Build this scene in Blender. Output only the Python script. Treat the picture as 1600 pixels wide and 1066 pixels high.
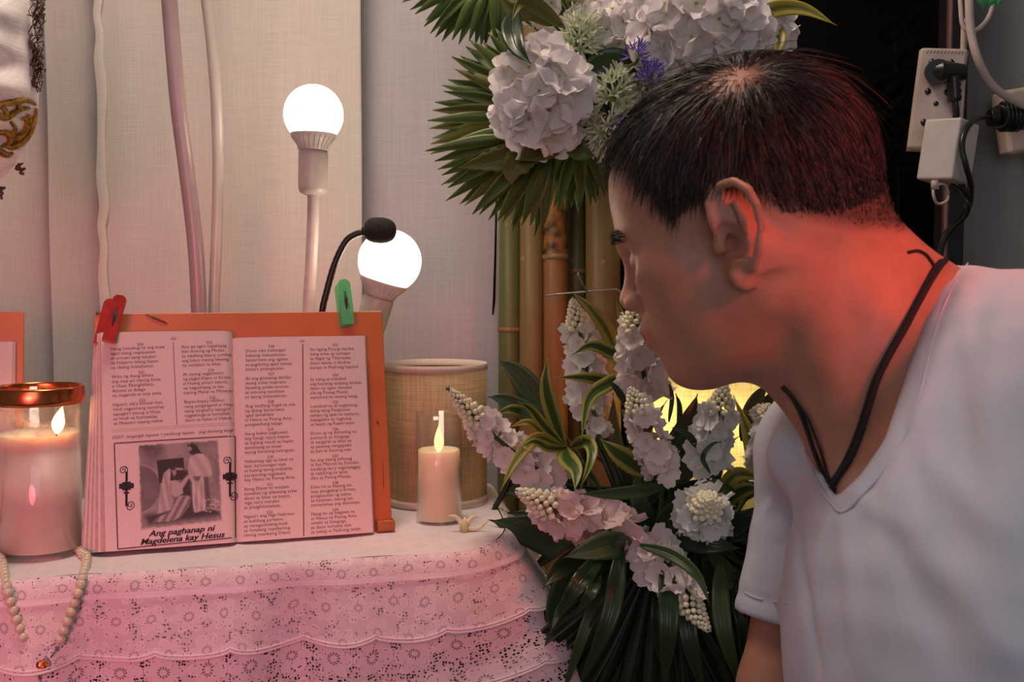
import bpy, bmesh, math, random
import numpy as np
from mathutils import Vector, Matrix

for o in list(bpy.data.objects):
    bpy.data.objects.remove(o)
SC = bpy.context.scene
COL = SC.collection
R = math.radians

# ------------------------------------------------------------ camera
FPX = 1600.0
PITCH = math.atan(93 / 1600)
CAM = Vector((0.0, 0.0, 1.015))
FW = Vector((0, math.cos(PITCH), -math.sin(PITCH)))
UP = Vector((0, math.sin(PITCH), math.cos(PITCH)))
cd = bpy.data.cameras.new('camera')
cam = bpy.data.objects.new('camera', cd)
COL.objects.link(cam)
cam.location = CAM
cam.rotation_euler = (math.pi / 2 - PITCH, 0, 0)
cd.sensor_width = 36
cd.lens = 36
cd.clip_start = 0.02
cd.dof.use_dof = True
cd.dof.focus_distance = 1.06
cd.dof.aperture_fstop = 9.0
SC.camera = cam

# ------------------------------------------------------------ world, lamps, exposure
SC.view_settings.view_transform = 'Standard'
SC.view_settings.look = 'None'
SC.view_settings.gamma = 1
SC.view_settings.exposure = 0.0
SC.view_settings.use_curve_mapping = False
wd = bpy.data.worlds.new('world')
SC.world = wd
wd.use_nodes = True
wd.node_tree.nodes['Background'].inputs[0].default_value = (1.0, 0.86, 0.80, 1)
wd.node_tree.nodes['Background'].inputs[1].default_value = 0.13

def aim(o, target):
    d = Vector(target) - o.location
    o.rotation_euler = d.to_track_quat('-Z', 'Y').to_euler()

def lamp(name, typ, loc, power, color, size=0.1, target=None, spot=None):
    l = bpy.data.lights.new(name, typ)
    l.energy = power
    l.color = color
    if typ == 'AREA':
        l.size = size
    else:
        l.shadow_soft_size = size
    if spot:
        l.spot_size = R(spot)
        l.spot_blend = 1.0
    o = bpy.data.objects.new(name, l)
    COL.objects.link(o)
    o.location = loc
    if target is not None:
        aim(o, target)
    return o

def W(px, py, Y):
    """world point seen at pixel (px, py) of the 1600x1066 photo, at world depth Y"""
    d = FW + Vector((1, 0, 0)) * ((px - 800) / FPX) + UP * ((533 - py) / FPX)
    return CAM + d * (Y / d.y)

TABLE_Z = 0.75
def T(px, py, z=TABLE_Z):
    d = FW + Vector((1, 0, 0)) * ((px - 800) / FPX) + UP * ((533 - py) / FPX)
    return CAM + d * ((z - CAM.z) / d.z)

# red lamps of the altar (outside the frame), cool daylight from the doorway behind the camera, ceiling bulb
lamp('red_lamp_high', 'SPOT', (0.66, 0.22, 1.42), 27.0, (1.0, 0.085, 0.045), 0.10, (0.265, 0.80, 1.045), 29)
lamp('red_lamp_low', 'SPOT', (-0.40, -0.55, 0.98), 50.0, (1.0, 0.15, 0.21), 0.22, (-0.50, 1.0, 0.72), 44)
lamp('daylight_doorway', 'AREA', (0.0, -1.3, 1.5), 6.2, (0.84, 0.86, 1.0), 1.0, (0.3, 1.0, 0.9))
lamp('ceiling_bulb', 'AREA', (-0.25, 0.95, 2.2), 10.5, (1.0, 0.80, 0.64), 0.35, (-0.2, 1.3, 1.0))

# ------------------------------------------------------------ helpers
def tag(o, label=None, cat=None, group=None, kind=None):
    if label: o['label'] = label
    if cat: o['category'] = cat
    if group: o['group'] = group
    if kind: o['kind'] = kind
    return o

def thing(name, label, cat, loc, group=None):
    o = bpy.data.objects.new(name, None)
    o.empty_display_size = 0.02
    COL.objects.link(o)
    o.location = Vector(loc)
    return tag(o, label, cat, group)

def wloc(o):
    v = Vector((0, 0, 0))
    while o is not None:
        v = v + o.location
        o = o.parent
    return v

def link(name, me, mat=None, parent=None):
    o = bpy.data.objects.new(name, me)
    COL.objects.link(o)
    if mat is not None and not me.materials:
        me.materials.append(mat)
    if parent is not None:
        o.parent = parent
    return o

def smooth(me, on=True):
    me.polygons.foreach_set('use_smooth', [on] * len(me.polygons))

class MB:
    """collects geometry in world space, links it as ONE mesh object"""
    def __init__(self):
        self.v = []; self.f = []; self.uv = None
    def add(self, vs, fs):
        b = len(self.v)
        self.v += [tuple(x) for x in vs]
        self.f += [tuple(i + b for i in f) for f in fs]
    def box(self, c, s, rot=None):
        vs = []
        for z in (-1, 1):
            for x, y in ((-1, -1), (1, -1), (1, 1), (-1, 1)):
                p = Vector((x * s[0] / 2, y * s[1] / 2, z * s[2] / 2))
                if rot is not None: p = rot @ p
                vs.append(Vector(c) + p)
        self.add(vs, [(3, 2, 1, 0), (4, 5, 6, 7), (0, 1, 5, 4), (1, 2, 6, 5), (2, 3, 7, 6), (3, 0, 4, 7)])
    def tube(self, pts, rad, seg=10, cap=True):
        pts = [Vector(p) for p in pts]
        n = len(pts)
        if not hasattr(rad, '__len__'): rad = [rad] * n
        t0 = (pts[1] - pts[0]).normalized()
        a = Vector((0, 0, 1)) if abs(t0.z) < 0.9 else Vector((1, 0, 0))
        nx = t0.cross(a).normalized()
        vs = []
        for i, p in enumerate(pts):
            t = (pts[min(i + 1, n - 1)] - pts[max(i - 1, 0)]).normalized()
            nx = (nx - t * nx.dot(t)).normalized()
            ny = t.cross(nx)
            for k in range(seg):
                an = 2 * math.pi * k / seg
                vs.append(p + (nx * math.cos(an) + ny * math.sin(an)) * rad[i])
        fs = []
        for i in range(n - 1):
            for k in range(seg):
                k2 = (k + 1) % seg
                fs.append((i * seg + k, i * seg + k2, (i + 1) * seg + k2, (i + 1) * seg + k))
        if cap:
            fs.append(tuple(range(seg - 1, -1, -1)))
            fs.append(tuple((n - 1) * seg + k for k in range(seg)))
        self.add(vs, fs)
    def lathe(self, prof, base, axis=(0, 0, 1), seg=32, cap=False):
        """prof: (radius, height) pairs along the axis"""
        ax = Vector(axis).normalized()
        a = Vector((1, 0, 0)) if abs(ax.x) < 0.9 else Vector((0, 1, 0))
        nx = (a - ax * a.dot(ax)).normalized()
        ny = ax.cross(nx)
        vs = []
        for r, h in prof:
            for k in range(seg):
                an = 2 * math.pi * k / seg
                vs.append(Vector(base) + ax * h + (nx * math.cos(an) + ny * math.sin(an)) * max(r, 1e-5))
        fs = []
        for i in range(len(prof) - 1):
            for k in range(seg):
                k2 = (k + 1) % seg
                fs.append((i * seg + k, i * seg + k2, (i + 1) * seg + k2, (i + 1) * seg + k))
        if cap:
            fs.append(tuple(range(seg - 1, -1, -1)))
            fs.append(tuple((len(prof) - 1) * seg + k for k in range(seg)))
        self.add(vs, fs)
    def grid(self, fn, nu, nv, uvfn=None):
        """fn(u, v) -> point, u and v in 0..1"""
        vs = [fn(i / nu, j / nv) for j in range(nv + 1) for i in range(nu + 1)]
        fs = [(j * (nu + 1) + i, j * (nu + 1) + i + 1, (j + 1) * (nu + 1) + i + 1, (j + 1) * (nu + 1) + i) for j in range(nv) for i in range(nu)]
        if self.uv is None: self.uv = []
        self.uv += [(uvfn(i / nu, j / nv) if uvfn else (i / nu, j / nv)) for j in range(nv + 1) for i in range(nu + 1)]
        self.add(vs, fs)
    def mesh(self, name, off=Vector((0, 0, 0)), sm=True):
        me = bpy.data.meshes.new(name)
        me.from_pydata([(x - off[0], y - off[1], z - off[2]) for x, y, z in self.v], [], self.f)
        if self.uv is not None and len(self.uv) == len(self.v):
            ul = me.uv_layers.new(name='UVMap')
            li = np.zeros(len(me.loops), dtype=np.int32)
            me.loops.foreach_get('vertex_index', li)
            ul.data.foreach_set('uv', np.array(self.uv, dtype=np.float32)[li].ravel())
        smooth(me, sm)
        return me
    def build(self, name, mat, parent=None, sm=True, bevel=None, solid=None, sub=None, loc=None):
        off = wloc(parent) if parent is not None else Vector(loc or (0, 0, 0))
        me = self.mesh(name, off, sm)
        o = link(name, me, mat, parent)
        if parent is None: o.location = off
        if solid:
            m = o.modifiers.new('s', 'SOLIDIFY'); m.thickness = solid; m.offset = 0
        if bevel:
            m = o.modifiers.new('b', 'BEVEL'); m.width = bevel; m.segments = 3; m.limit_method = 'ANGLE'; m.angle_limit = R(35)
            m2 = o.modifiers.new('w', 'WEIGHTED_NORMAL'); m2.keep_sharp = False
        if sub:
            m = o.modifiers.new('u', 'SUBSURF'); m.levels = sub; m.render_levels = sub
        return o

def bez(pts, n=24):
    """Catmull-Rom through the points"""
    P = [Vector(p) for p in pts]
    P = [P[0] * 2 - P[1]] + P + [P[-1] * 2 - P[-2]]
    out = []
    m = len(P) - 3
    for s in range(m):
        a, b, c, d = P[s:s + 4]
        k = max(2, n // m)
        for i in range(k):
            t = i / k
            out.append(0.5 * ((2 * b) + (c - a) * t + (2 * a - 5 * b + 4 * c - d) * t * t + (3 * b - a - 3 * c + d) * t ** 3))
    out.append(P[-2])
    return out

# ------------------------------------------------------------ materials
class NT:
    def __init__(self, name):
        self.m = bpy.data.materials.new(name)
        self.m.use_nodes = True
        self.t = self.m.node_tree
        self.b = self.t.nodes['Principled BSDF']
        self.out = self.t.nodes['Material Output']
    def n(self, typ, **kw):
        nd = self.t.nodes.new(typ)
        for k, v in kw.items(): setattr(nd, k, v)
        return nd
    def l(self, a, b): self.t.links.new(a, b)
    def set(self, sock, val):
        if hasattr(val, 'links') or isinstance(val, bpy.types.NodeSocket): self.l(val, sock)
        else: sock.default_value = val
    def math(self, op, a, b=0.0, c=0.0):
        nd = self.n('ShaderNodeMath', operation=op)
        for i, x in enumerate((a, b, c)):
            if i < len(nd.inputs): self.set(nd.inputs[i], x)
        return nd.outputs[0]
    def noise(self, scale, detail=3, coord='Object', stretch=None, rough=0.5, dist=0.0):
        tc = self.n('ShaderNodeTexCoord')
        nz = self.n('ShaderNodeTexNoise')
        nz.inputs['Scale'].default_value = scale
        nz.inputs['Detail'].default_value = detail
        nz.inputs['Roughness'].default_value = rough
        nz.inputs['Distortion'].default_value = dist
        if stretch:
            mp = self.n('ShaderNodeMapping')
            mp.inputs['Scale'].default_value = stretch
            self.l(tc.outputs[coord], mp.inputs[0]); self.l(mp.outputs[0], nz.inputs[0])
        else:
            self.l(tc.outputs[coord], nz.inputs[0])
        return nz.outputs[0]
    def ramp(self, fac, stops):
        r = self.n('ShaderNodeValToRGB')
        e = r.color_ramp.elements
        while len(e) < len(stops): e.new(0.5)
        for i, (p, c) in enumerate(stops):
            e[i].position = p; e[i].color = tuple(c) + (1,) if len(c) == 3 else c
        self.l(fac, r.inputs[0])
        return r.outputs[0]
    def mix(self, f, a, b, typ='MIX'):
        nd = self.n('ShaderNodeMix', data_type='RGBA', blend_type=typ)
        self.set(nd.inputs[0], f)
        for s, v in ((nd.inputs[6], a), (nd.inputs[7], b)):
            if isinstance(v, bpy.types.NodeSocket): self.l(v, s)
            else: s.default_value = tuple(v) + (1,) if len(v) == 3 else v
        return nd.outputs[2]
    def bump(self, h, strength=0.3, dist=0.001):
        b = self.n('ShaderNodeBump')
        b.inputs['Strength'].default_value = strength
        b.inputs['Distance'].default_value = dist
        self.l(h, b.inputs['Height'])
        self.l(b.outputs[0], self.b.inputs['Normal'])
    def col(self, c): self.set(self.b.inputs['Base Color'], c if isinstance(c, bpy.types.NodeSocket) else tuple(c) + (1,))
    def p(self, **kw):
        for k, v in kw.items(): self.set(self.b.inputs[k.replace('_', ' ')], v)

def simple(name, c, rough=0.5, var=0.12, scale=30, metal=0.0, bump=0.0, sss=0.0, trans=0.0, spec=0.5, coat=0.0):
    t = NT(name)
    f = t.noise(scale)
    c2 = tuple(max(0, x * (1 - var * 2)) for x in c)
    c3 = tuple(min(1, x * (1 + var)) for x in c)
    t.col(t.ramp(f, [(0.3, c2), (0.7, c3)]))
    t.p(Roughness=rough, Metallic=metal)
    t.b.inputs['Specular IOR Level'].default_value = spec
    if bump: t.bump(t.noise(scale * 6), bump, 0.002)
    if sss:
        t.b.inputs['Subsurface Weight'].default_value = sss
        t.b.inputs['Subsurface Radius'].default_value = (0.6, 0.35, 0.25)
        t.b.inputs['Subsurface Scale'].default_value = 0.01
    if trans: t.b.inputs['Transmission Weight'].default_value = trans
    if coat: t.b.inputs['Coat Weight'].default_value = coat
    return t.m

def emis(name, c, s):
    t = NT(name)
    t.col((0.8, 0.8, 0.8))
    t.b.inputs['Emission Color'].default_value = tuple(c) + (1,)
    t.b.inputs['Emission Strength'].default_value = s
    return t.m

def cloth_mat(name, c, var=0.05, trans=0.0, weave=900, bump=0.25):
    t = NT(name)
    tc = t.n('ShaderNodeTexCoord')
    hs = []
    for st in ((weave, 25, 12), (25, 25, weave)):
        mp = t.n('ShaderNodeMapping'); mp.inputs['Scale'].default_value = st
        t.l(tc.outputs['Object'], mp.inputs[0])
        nz = t.n('ShaderNodeTexNoise'); nz.inputs['Scale'].default_value = 1; nz.inputs['Detail'].default_value = 1
        t.l(mp.outputs[0], nz.inputs[0]); hs.append(nz.outputs[0])
    h = t.math('ADD', hs[0], hs[1])
    f = t.math('MULTIPLY', h, 0.5)
    t.col(t.ramp(f, [(0.32, tuple(x * (1 - var * 2.5) for x in c)), (0.68, tuple(min(1, x * (1 + var)) for x in c))]))
    t.p(Roughness=0.9)
    t.b.inputs['Specular IOR Level'].default_value = 0.1
    t.bump(h, bump, 0.0006)
    if trans:
        tr = t.n('ShaderNodeBsdfTranslucent'); tr.inputs[0].default_value = tuple(c) + (1,)
        mx = t.n('ShaderNodeMixShader'); mx.inputs[0].default_value = trans
        t.l(t.b.outputs[0], mx.inputs[1]); t.l(tr.outputs[0], mx.inputs[2]); t.l(mx.outputs[0], t.out.inputs[0])
    return t.m

def glass_mat(name, c=(1, 1, 1), rough=0.02, tr=0.86):
    """thin clear glass: mostly see-through with glossy reflection by Fresnel"""
    t = NT(name)
    g = t.n('ShaderNodeBsdfGlossy'); g.inputs['Roughness'].default_value = rough
    tb = t.n('ShaderNodeBsdfTransparent'); tb.inputs[0].default_value = tuple(c) + (1,)
    lw = t.n('ShaderNodeLayerWeight'); lw.inputs[0].default_value = 0.5
    f = t.math('MULTIPLY_ADD', t.math('POWER', lw.outputs['Facing'], 3.5), 0.55, 0.035)
    mx = t.n('ShaderNodeMixShader')
    t.l(f, mx.inputs[0]); t.l(tb.outputs[0], mx.inputs[1]); t.l(g.outputs[0], mx.inputs[2])
    t.l(mx.outputs[0], t.out.inputs[0])
    return t.m
# ------------------------------------------------------------ sculpting with distance functions
def v3(p): return np.array(p, dtype=np.float32)

def sd_ell(p, c, r, M=None):
    q = p - v3(c)
    if M is not None: q = q @ M
    r = v3(r)
    k0 = np.sqrt(((q / r) ** 2).sum(1)); k1 = np.sqrt(((q / (r * r)) ** 2).sum(1)) + 1e-9
    return k0 * (k0 - 1) / k1

def sd_cap(p, a, b, ra, rb):
    a = v3(a); b = v3(b); ab = b - a
    q = p - a
    t = np.clip((q @ ab) / (ab @ ab), 0, 1)
    d = q - t[:, None] * ab
    return np.sqrt((d * d).sum(1)) - (ra + (rb - ra) * t)

def smin(a, b, k):
    h = np.clip(0.5 + 0.5 * (b - a) / k, 0, 1)
    return b + (a - b) * h - k * h * (1 - h)

def smax(a, b, k): return -smin(-a, -b, k)

def surface_net(fn, lo, hi, h):
    lo = np.array(lo, float); hi = np.array(hi, float)
    C = 5
    H = h * C
    nc = np.ceil((hi - lo) / H).astype(int)
    ax = [lo[i] + H * (np.arange(nc[i]) + 0.5) for i in range(3)]
    G = np.stack(np.meshgrid(*ax, indexing='ij'), -1).reshape(-1, 3).astype(np.float32)
    Fc = fn(G).reshape(nc)
    near = np.abs(Fc) < H * 1.6
    nf = nc * C
    F = np.repeat(np.repeat(np.repeat(Fc, C, 0), C, 1), C, 2).astype(np.float32)
    idx = np.argwhere(near)
    sub = np.stack(np.meshgrid(*[np.arange(C)] * 3, indexing='ij'), -1).reshape(-1, 3)
    for s in range(0, len(idx), 4000):
        ii = (idx[s:s + 4000, None, :] * C + sub[None]).reshape(-1, 3)
        pts = (lo + (ii + 0.5) * h).astype(np.float32)
        F[ii[:, 0], ii[:, 1], ii[:, 2]] = fn(pts)
    S = F < 0
    n = np.array(F.shape)
    cn = n - 1
    acc = np.zeros(tuple(cn) + (3,), np.float32); cnt = np.zeros(tuple(cn), np.float32)
    cor = [(i, j, k) for i in (0, 1) for j in (0, 1) for k in (0, 1)]
    sl = lambda c: F[c[0]:c[0] + cn[0], c[1]:c[1] + cn[1], c[2]:c[2] + cn[2]]
    for a in cor:
        for ax_ in range(3):
            if a[ax_] == 0:
                b = list(a); b[ax_] = 1
                fa = sl(a); fb = sl(b)
                m = (fa < 0) != (fb < 0)
                t = np.where(m, fa / np.where(m, fa - fb, 1), 0)
                for d in range(3):
                    acc[..., d] += np.where(m, a[d] + (t if d == ax_ else 0), 0)
                cnt += m
    act = cnt > 0
    vid = -np.ones(tuple(cn), np.int64)
    vid[act] = np.arange(act.sum())
    ci = np.argwhere(act)
    V = lo + (ci + acc[act] / cnt[act][:, None] + 0.5) * h
    Q = []
    for a in range(3):
        b, c = (a + 1) % 3, (a + 2) % 3
        s0 = [slice(None)] * 3; s1 = [slice(None)] * 3
        s0[a] = slice(0, -1); s1[a] = slice(1, None)
        s0, s1 = tuple(s0), tuple(s1)
        e = np.argwhere(S[s0] != S[s1])
        flip = S[s0][tuple(e.T)]
        ok = (e[:, b] > 0) & (e[:, c] > 0) & (e[:, b] < cn[b]) & (e[:, c] < cn[c]) & (e[:, a] < cn[a])
        e = e[ok]; flip = flip[ok]
        q = []
        for db, dc in ((-1, -1), (0, -1), (0, 0), (-1, 0)):
            z = e.copy(); z[:, b] += db; z[:, c] += dc
            q.append(vid[z[:, 0], z[:, 1], z[:, 2]])
        q = np.stack(q, 1)
        q[~flip] = q[~flip][:, ::-1]
        Q.append(q)
    Q = np.concatenate(Q)
    Q = Q[(Q >= 0).all(1)]
    return V, Q

def net_mesh(name, V, Q, off, relax=2):
    V = V.copy()
    for _ in range(relax):
        s = np.zeros_like(V); c = np.zeros(len(V))
        for i in range(4):
            a = Q[:, i]; b = Q[:, (i + 1) % 4]
            for d in range(3):
                s[:, d] += np.bincount(a, V[b, d], len(V)) + np.bincount(b, V[a, d], len(V))
            c += np.bincount(a, minlength=len(V)) + np.bincount(b, minlength=len(V))
        V = V * 0.4 + 0.6 * s / np.maximum(c, 1)[:, None]
    me = bpy.data.meshes.new(name)
    me.vertices.add(len(V)); me.vertices.foreach_set('co', (V - np.array(off)).astype(np.float32).ravel())
    me.loops.add(len(Q) * 4); me.loops.foreach_set('vertex_index', Q.astype(np.int32).ravel())
    me.polygons.add(len(Q)); me.polygons.foreach_set('loop_start', (np.arange(len(Q)) * 4).astype(np.int32))
    me.update(calc_edges=True)
    smooth(me)
    return me, V
# ------------------------------------------------------------ the person
HEAD_S = 1.035
HP, HY, HR = R(20), R(19), R(0)
f0 = Vector((-math.cos(HY), math.sin(HY), 0))
HLf = Vector((-math.sin(HY), -math.cos(HY), 0))
HFd = (f0 * math.cos(HP) - Vector((0, 0, 1)) * math.sin(HP))
HUp = (f0 * math.sin(HP) + Vector((0, 0, 1)) * math.cos(HP))
HC = W(1172, 372, 0.82)
HM = np.array([HFd, HLf, HUp], dtype=np.float32)       # rows are the local axes

ZW = 1.09
def HW(x, y, z):
    if z < .02: z = (z - .02) / ZW + .02
    return HC + (HFd * x + HLf * y + HUp * z) * HEAD_S

def to_head(p):
    q = ((p - v3(HC)) @ HM.T) / HEAD_S
    q[:, 2] = np.where(q[:, 2] < .02, (q[:, 2] - .02) * ZW + .02, q[:, 2])
    return q

def plane_head(px, py, y):
    """local (x, z) of the pixel's ray where it meets the head's plane of lateral offset y"""
    d = FW + Vector((1, 0, 0)) * ((px - 800) / FPX) + UP * ((533 - py) / FPX)
    n = HLf
    t = ((HC + HLf * y * HEAD_S) - CAM).dot(n) / d.dot(n)
    q = CAM + d * t - HC
    z = q.dot(HUp) / HEAD_S
    return q.dot(HFd) / HEAD_S, ((z - .02) * ZW + .02 if z < .02 else z)

def sd_cranium(q):
    a = np.abs(q[:, 1]); qa = np.stack([q[:, 0], a, q[:, 2]], 1)
    d = sd_ell(qa, (-.010, 0, .048), (.098, .077, .084))
    d = smin(d, sd_ell(qa, (.028, 0, .052), (.057, .062, .060)), .03)
    d = smin(d, sd_ell(qa, (-.045, 0, .005), (.052, .058, .05)), .03)
    return d, qa

EAR_O = plane_head(1148, 372, .080)
def ear_pts(lst, y0, tilt=0.55):
    out = []
    for (px, py, dy) in lst:
        x, z = plane_head(px, py, .080)
        out.append((x, y0 + dy + max(0, (EAR_O[0] + .012) - x) * tilt, z))
    return out

def sd_head(p):
    q = to_head(p)
    d, qa = sd_cranium(q)
    d = smin(d, sd_ell(qa, (.045, 0, -.018), (.047, .058, .078)), .03)
    d = smin(d, sd_ell(qa, (.058, .040, -.006), (.026, .024, .022)), .022)         # cheekbone
    d = smin(d, sd_ell(qa, (.040, .034, -.050), (.042, .026, .036)), .025)         # cheek
    d = smin(d, sd_cap(qa, (.000, .050, -.050), (.062, .016, -.088), .020, .018), .03)   # jaw
    d = smin(d, sd_ell(qa, (.074, 0, -.086), (.019, .022, .017)), .016)            # chin
    d = smin(d, sd_ell(qa, (.030, 0, -.085), (.050, .036, .022)), .025)            # under the chin
    d = smin(d, sd_cap(qa, (.088, .006, .028), (.076, .044, .028), .009, .008), .014)    # brow
    d = smax(d, -sd_ell(qa, (.099, .034, .010), (.018, .018, .012)), .014)         # eye socket
    d = smin(d, sd_ell(qa, (.0735, .031, .009), (.0135, .0150, .0125)), .004)      # eye under a lowered lid
    lid = sd_ell(qa, (.0740, .031, .009), (.0142, .0158, .0132))
    lid = np.maximum(lid, -(qa[:, 2] - .0045 + 0.25 * (qa[:, 0] - .09)))
    d = smin(d, lid, .002)
    d = smin(d, sd_cap(qa, (.086, 0, .020), (.1020, 0, -.013), .0072, .0082), .011)  # nose bridge
    d = smin(d, sd_ell(qa, (.1025, 0, -.0175), (.0100, .0105, .0095)), .007)
    d = smin(d, sd_ell(qa, (.0970, .0125, -.0205), (.0105, .0075, .0078)), .005)   # nostril wing
    d = smax(d, -sd_ell(qa, (.0985, .0065, -.0295), (.0055, .0035, .0045)), .003)
    d = smin(d, sd_ell(qa, (.082, 0, -.050), (.020, .028, .024)), .016)            # muzzle
    d = smin(d, sd_cap(qa, (.1005, 0, -.0455), (.085, .024, -.0510), .0058, .003), .005)  # upper lip
    d = smin(d, sd_cap(qa, (.0975, 0, -.0580), (.084, .022, -.0535), .0062, .003), .005)  # lower lip
    d = smax(d, -sd_cap(qa, (.108, 0, -.0515), (.086, .027, -.0520), .0014, .0012), .002) # mouth line
    # ears
    ea = np.abs(q[:, 1])
    sel = (ea > .045) & (q[:, 0] > -.06) & (q[:, 0] < .05) & (q[:, 2] > -.06) & (q[:, 2] < .06)
    if sel.any():
        e = qa[sel]
        y0 = .0735
        hel = ear_pts([(1136, 352, -.002), (1120, 335, -.001), (1116, 308, .001), (1128, 290, .003), (1150, 286, .005), (1173, 299, .006), (1187, 325, .006), (1191, 358, .005), (1187, 392, .003), (1178, 418, .001)], y0)
        de = np.full(len(e), 1.0, np.float32)
        plate = sd_ell(e, ear_pts([(1153, 362, -.003)], y0)[0], (.017, .0052, .036), EAR_M)
        for i in range(len(hel) - 1):
            de = np.minimum(de, sd_cap(e, hel[i], hel[i + 1], .0034, .0034))
        de = smin(de, plate, .004)
        lobe = sd_ell(e, ear_pts([(1160, 432, .0005)], y0)[0], (.0095, .0045, .0125), EAR_M)
        de = smin(de, lobe, .006)
        anti = ear_pts([(1150, 318, .001), (1164, 345, .002), (1167, 380, .0025), (1160, 405, .003), (1147, 412, .003)], y0)
        for i in range(len(anti) - 1):
            de = smin(de, sd_cap(e, anti[i], anti[i + 1], .0030, .0030), .003)
        con = sd_ell(e, ear_pts([(1146, 376, .006)], y0)[0], (.0088, .0125, .0150), EAR_M)   # the bowl
        de = smax(de, -con, .003)
        sca = sd_ell(e, ear_pts([(1172, 338, .0055)], y0)[0], (.0028, .005, .022), EAR_M)
        de = smax(de, -sca, .003)
        tra = ear_pts([(1126, 362, .003), (1124, 388, .004)], y0)
        de = smin(de, sd_cap(e, tra[0], tra[1], .0052, .0052), .004)
        root = ear_pts([(1150, 330, -.014), (1150, 420, -.014)], y0)
        de = smin(de, sd_cap(e, root[0], root[1], .010, .009), .004)
        hole = sd_ell(e, ear_pts([(1143, 380, -.004)], y0)[0], (.0045, .012, .007), EAR_M)
        dd = smin(d[sel], de, .004)
        d[sel] = smax(dd, -hole, .002)
    return d * HEAD_S

_a = R(-13)   # the ear leans a little in the head's own side plane
_t = math.atan(0.55)
EAR_M = np.array(Matrix.Rotation(_t, 3, 'Z') @ Matrix.Rotation(R(14), 3, 'Y'), dtype=np.float32)

# torso in world space
NB = W(1395, 560, .80)           # base of the neck
SR = W(1290, 705, .950)          # far (right) shoulder
SL = W(1850, 640, .600)          # near (left) shoulder
FR = Vector((-.77, -.64, 0)).normalized()   # where the chest faces
CH = (SR + SL) / 2 + (SL - SR).normalized() * .065 + Vector((0, 0, -.16)) + FR * .03
PELV = Vector((.74, .78, .50))
BE = CH + Vector((.13, .00, -.25))
ER = W(1224, 1085, .91)          # far elbow, below the frame
EL = SL + Vector((.05, -.02, -.30))

SH_V = (SL - SR).normalized()
_fz = Vector((0, 0, 1)) - SH_V * SH_V.z
_fz.normalize()
_fr = SH_V.cross(_fz)
TM = np.array([[SH_V.x, _fr.x, _fz.x], [SH_V.y, _fr.y, _fz.y], [SH_V.z, _fr.z, _fz.z]], dtype=np.float32)

def sd_neck(p):
    a = HW(-.018, 0, -.015); b = NB + Vector((.02, .02, -.03))
    d = sd_cap(p, a, b, .064, .075)
    d = smin(d, sd_cap(p, HW(-.050, 0, -.008), W(1440, 505, .83), .040, .044), .03)
    d = smin(d, sd_cap(p, HW(.020, 0, -.066), W(1352, 640, .80), .030, .042), .03)
    # the neck muscle from behind the ear to the collar bone
    d = smin(d, sd_cap(p, HW(-.025, .052, -.03), W(1345, 690, .78), .014, .012), .02)
    return d

def sd_torso(p):
    d = sd_ell(p, CH, (.185, .120, .20), TM)
    d = smin(d, sd_ell(p, BE, (.165, .125, .20), TM), .08)
    d = smin(d, sd_cap(p, BE + Vector((.02, 0, -.05)), PELV, .120, .135), .06)
    d = smin(d, sd_cap(p, SR, NB + Vector((.02, .03, -.02)), .042, .055), .05)
    d = smin(d, sd_cap(p, SL, NB + Vector((.06, .02, -.018)), .060, .058), .06)
    return d

WRR = ER + Vector((-.05, -.03, -.215)); WRL = EL + Vector((-.13, .06, -.20))
def sd_hand(p, wr, fore, side, fwd_):
    """palm, four fingers of different length and a thumb leaving the side of the palm"""
    fore = Vector(fore).normalized(); side = Vector(side); side = (side - fore * side.dot(fore)).normalized(); nn = fore.cross(side)
    if nn.dot(Vector(fwd_)) < 0: nn = -nn
    d = sd_cap(p, wr, wr + fore * .030, .024, .026)
    for k in range(4):
        o = (k - 1.5) * .0185
        a = wr + fore * .020 + side * o * .6; b = wr + fore * (.088 - abs(k - 1.2) * .004) + side * o
        d = smin(d, sd_cap(p, a, b, .0135, .0115), .010)
        L_ = (.038, .044, .041, .032)[k]
        c = b + fore * L_ * .95 + nn * .008; e = c + fore * L_ * .55 + nn * .016
        d = smin(d, np.minimum(sd_cap(p, b, c, .0098, .0088), sd_cap(p, c, e, .0088, .0072)), .004)
    a = wr + fore * .022 - side * .020; b = wr + fore * .058 - side * .046 + nn * .010; c = b + fore * .030 - side * .006 + nn * .008
    d = smin(d, sd_cap(p, a, b, .0150, .0115), .010)
    d = smin(d, sd_cap(p, b, c, .0108, .0085), .004)
    return d
def sd_arms(p):
    d = sd_cap(p, SR, ER, .044, .039)
    d = np.minimum(d, sd_cap(p, SL, EL, .055, .045))
    for el, wr, r0, sg in ((ER, WRR, .038, 1), (EL, WRL, .042, -1)):
        f_ = (wr - el).normalized()
        d = smin(d, sd_cap(p, el, wr, r0, .0245), .02)
        sel = (np.abs(p - v3(wr)) < .26).all(1)
        if sel.any():
            d[sel] = smin(d[sel], sd_hand(p[sel], wr, f_, Vector((.3, 1.0 * sg, 0)), (-1, -.3, 0)), .012)
    return d

def sd_body(p):
    d = smin(sd_torso(p), sd_arms(p), .04)
    d = smin(d, sd_neck(p), .05)
    d = smin(d, sd_head(p), .022)
    return d

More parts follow.
